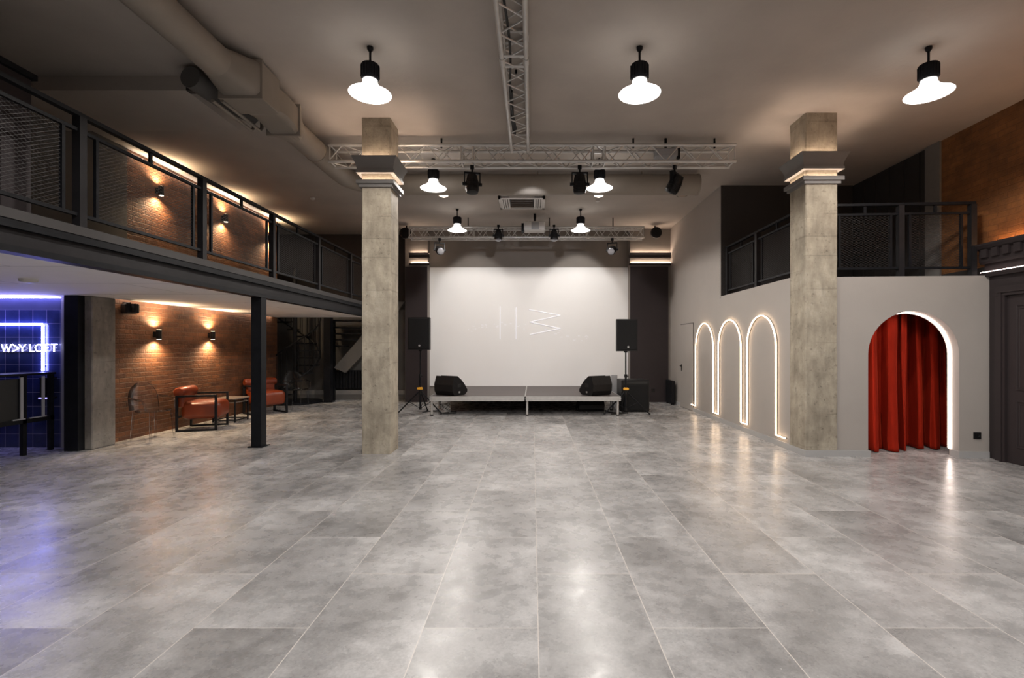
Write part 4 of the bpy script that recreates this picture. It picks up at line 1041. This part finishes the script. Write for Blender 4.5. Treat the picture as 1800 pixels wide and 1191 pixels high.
part('led_edge', box(-7.24, -7.08, 7.083, 7.09, 0.735, 0.755), 'led_shelf', t, label='violet glowing edge')
part('upper_board', B().box(-7.24, -7.08, 7.09, 7.2, 1.03, 1.045).box(-7.235, -7.22, 7.1, 7.2, 0.755, 1.03), 'black_steel', t)

_d = bpy.data.lights.new('light', 'AREA'); _d.shape = 'RECTANGLE'; _d.size = 3.0; _d.size_y = 0.06; _d.energy = 20; _d.color = (0.40, 0.36, 1.0)
_a = bpy.data.objects.new('light', _d); COL.objects.link(_a); _a.location = (-8.5, 7.12, 2.14); _a.rotation_euler = (math.radians(215), 0, 0)   # light of the violet strip, up along the low ceiling
# neon sign
YN = 7.17
def nx(px): return (px - 936) * YN / F
def nz(py): return 1.5 - (py - 609) * YN / F
t = thing('neon_sign', 'violet neon square with glowing lettering on the navy tiled wall', 'sign', (nx(20), YN, 1.05))
part('neon_frame', B().tube([(nx(-75), YN, 1.14), (nx(-75), YN, nz(569.5)), (nx(74), YN, nz(569.5)), (nx(75.3), YN, nz(571)), (nx(75.3), YN, 1.14)], 0.016, 8), 'neon', t, smooth=True)
def strokes(ch):
    return {'E': [[(1, 1), (0, 1), (0, 0), (1, 0)], [(0, .5), (.9, .5)]], 'W': [[(0, 1), (.27, 0), (.5, .95), (.73, 0), (1, 1)]], '>': [[(0, 1), (1, .45), (0, 0)]],
            'Y': [[(0, 1), (.5, .48), (1, 1)], [(.5, .48), (.5, 0)]], 'L': [[(0, 1), (0, 0), (1, 0)]], 'F': [[(1, 1), (0, 1), (0, 0)], [(0, .52), (.85, .52)]], 'T': [[(0, 1), (1, 1)], [(.5, 1), (.5, 0)]],
            'O': [[(.5 + .5 * math.cos(2 * PI * k / 20), .5 + .5 * math.sin(2 * PI * k / 20)) for k in range(21)]]}[ch]
zt_, zb_ = nz(605), nz(617.5)
for chh, a, c_ in (('E', -6, 1.5), ('W', 7, 24), ('>', 26.5, 38), ('Y', 38, 49.5), ('L', 57, 64.5), ('O', 66.5, 79), ('F', 83, 90), ('T', 94, 104.5)):
    b = B()
    for s_ in strokes(chh):
        b.tube([(nx(a + (c_ - a) * p[0]), YN - 0.035, zb_ + (zt_ - zb_) * p[1]) for p in s_], 0.0075, 6)
    part('neon_letter', b, 'neon_text', t, smooth=True)
part('mount', B().box(nx(-70), nx(72), YN + 0.012, YN + 0.03, zb_ - 0.015, zb_ - 0.005).box(nx(74), nx(76), YN + 0.01, YN + 0.03, 1.2, 1.22), 'black_plastic', t)

# ------------------------------------------------------------------ camera, world, view
cam = bpy.data.cameras.new('camera'); cam.sensor_width = 36; cam.lens = 36 * F / 1800
cam.shift_x = -36 / 1800; cam.shift_y = 13.5 / 1800; cam.clip_start = 0.05; cam.clip_end = 100
co = bpy.data.objects.new('camera', cam); COL.objects.link(co); co.location = (0, 0, 1.5); co.rotation_euler = (PI / 2, 0, 0)
SC.camera = co
w = bpy.data.worlds.new('world'); SC.world = w; w.use_nodes = True
w.node_tree.nodes['Background'].inputs[0].default_value = (0.5, 0.5, 0.52, 1); w.node_tree.nodes['Background'].inputs[1].default_value = 0.0
SC.view_settings.view_transform = 'Standard'; SC.view_settings.look = 'None'; SC.view_settings.gamma = 1; SC.view_settings.exposure = 0.0
SC.view_settings.use_curve_mapping = False
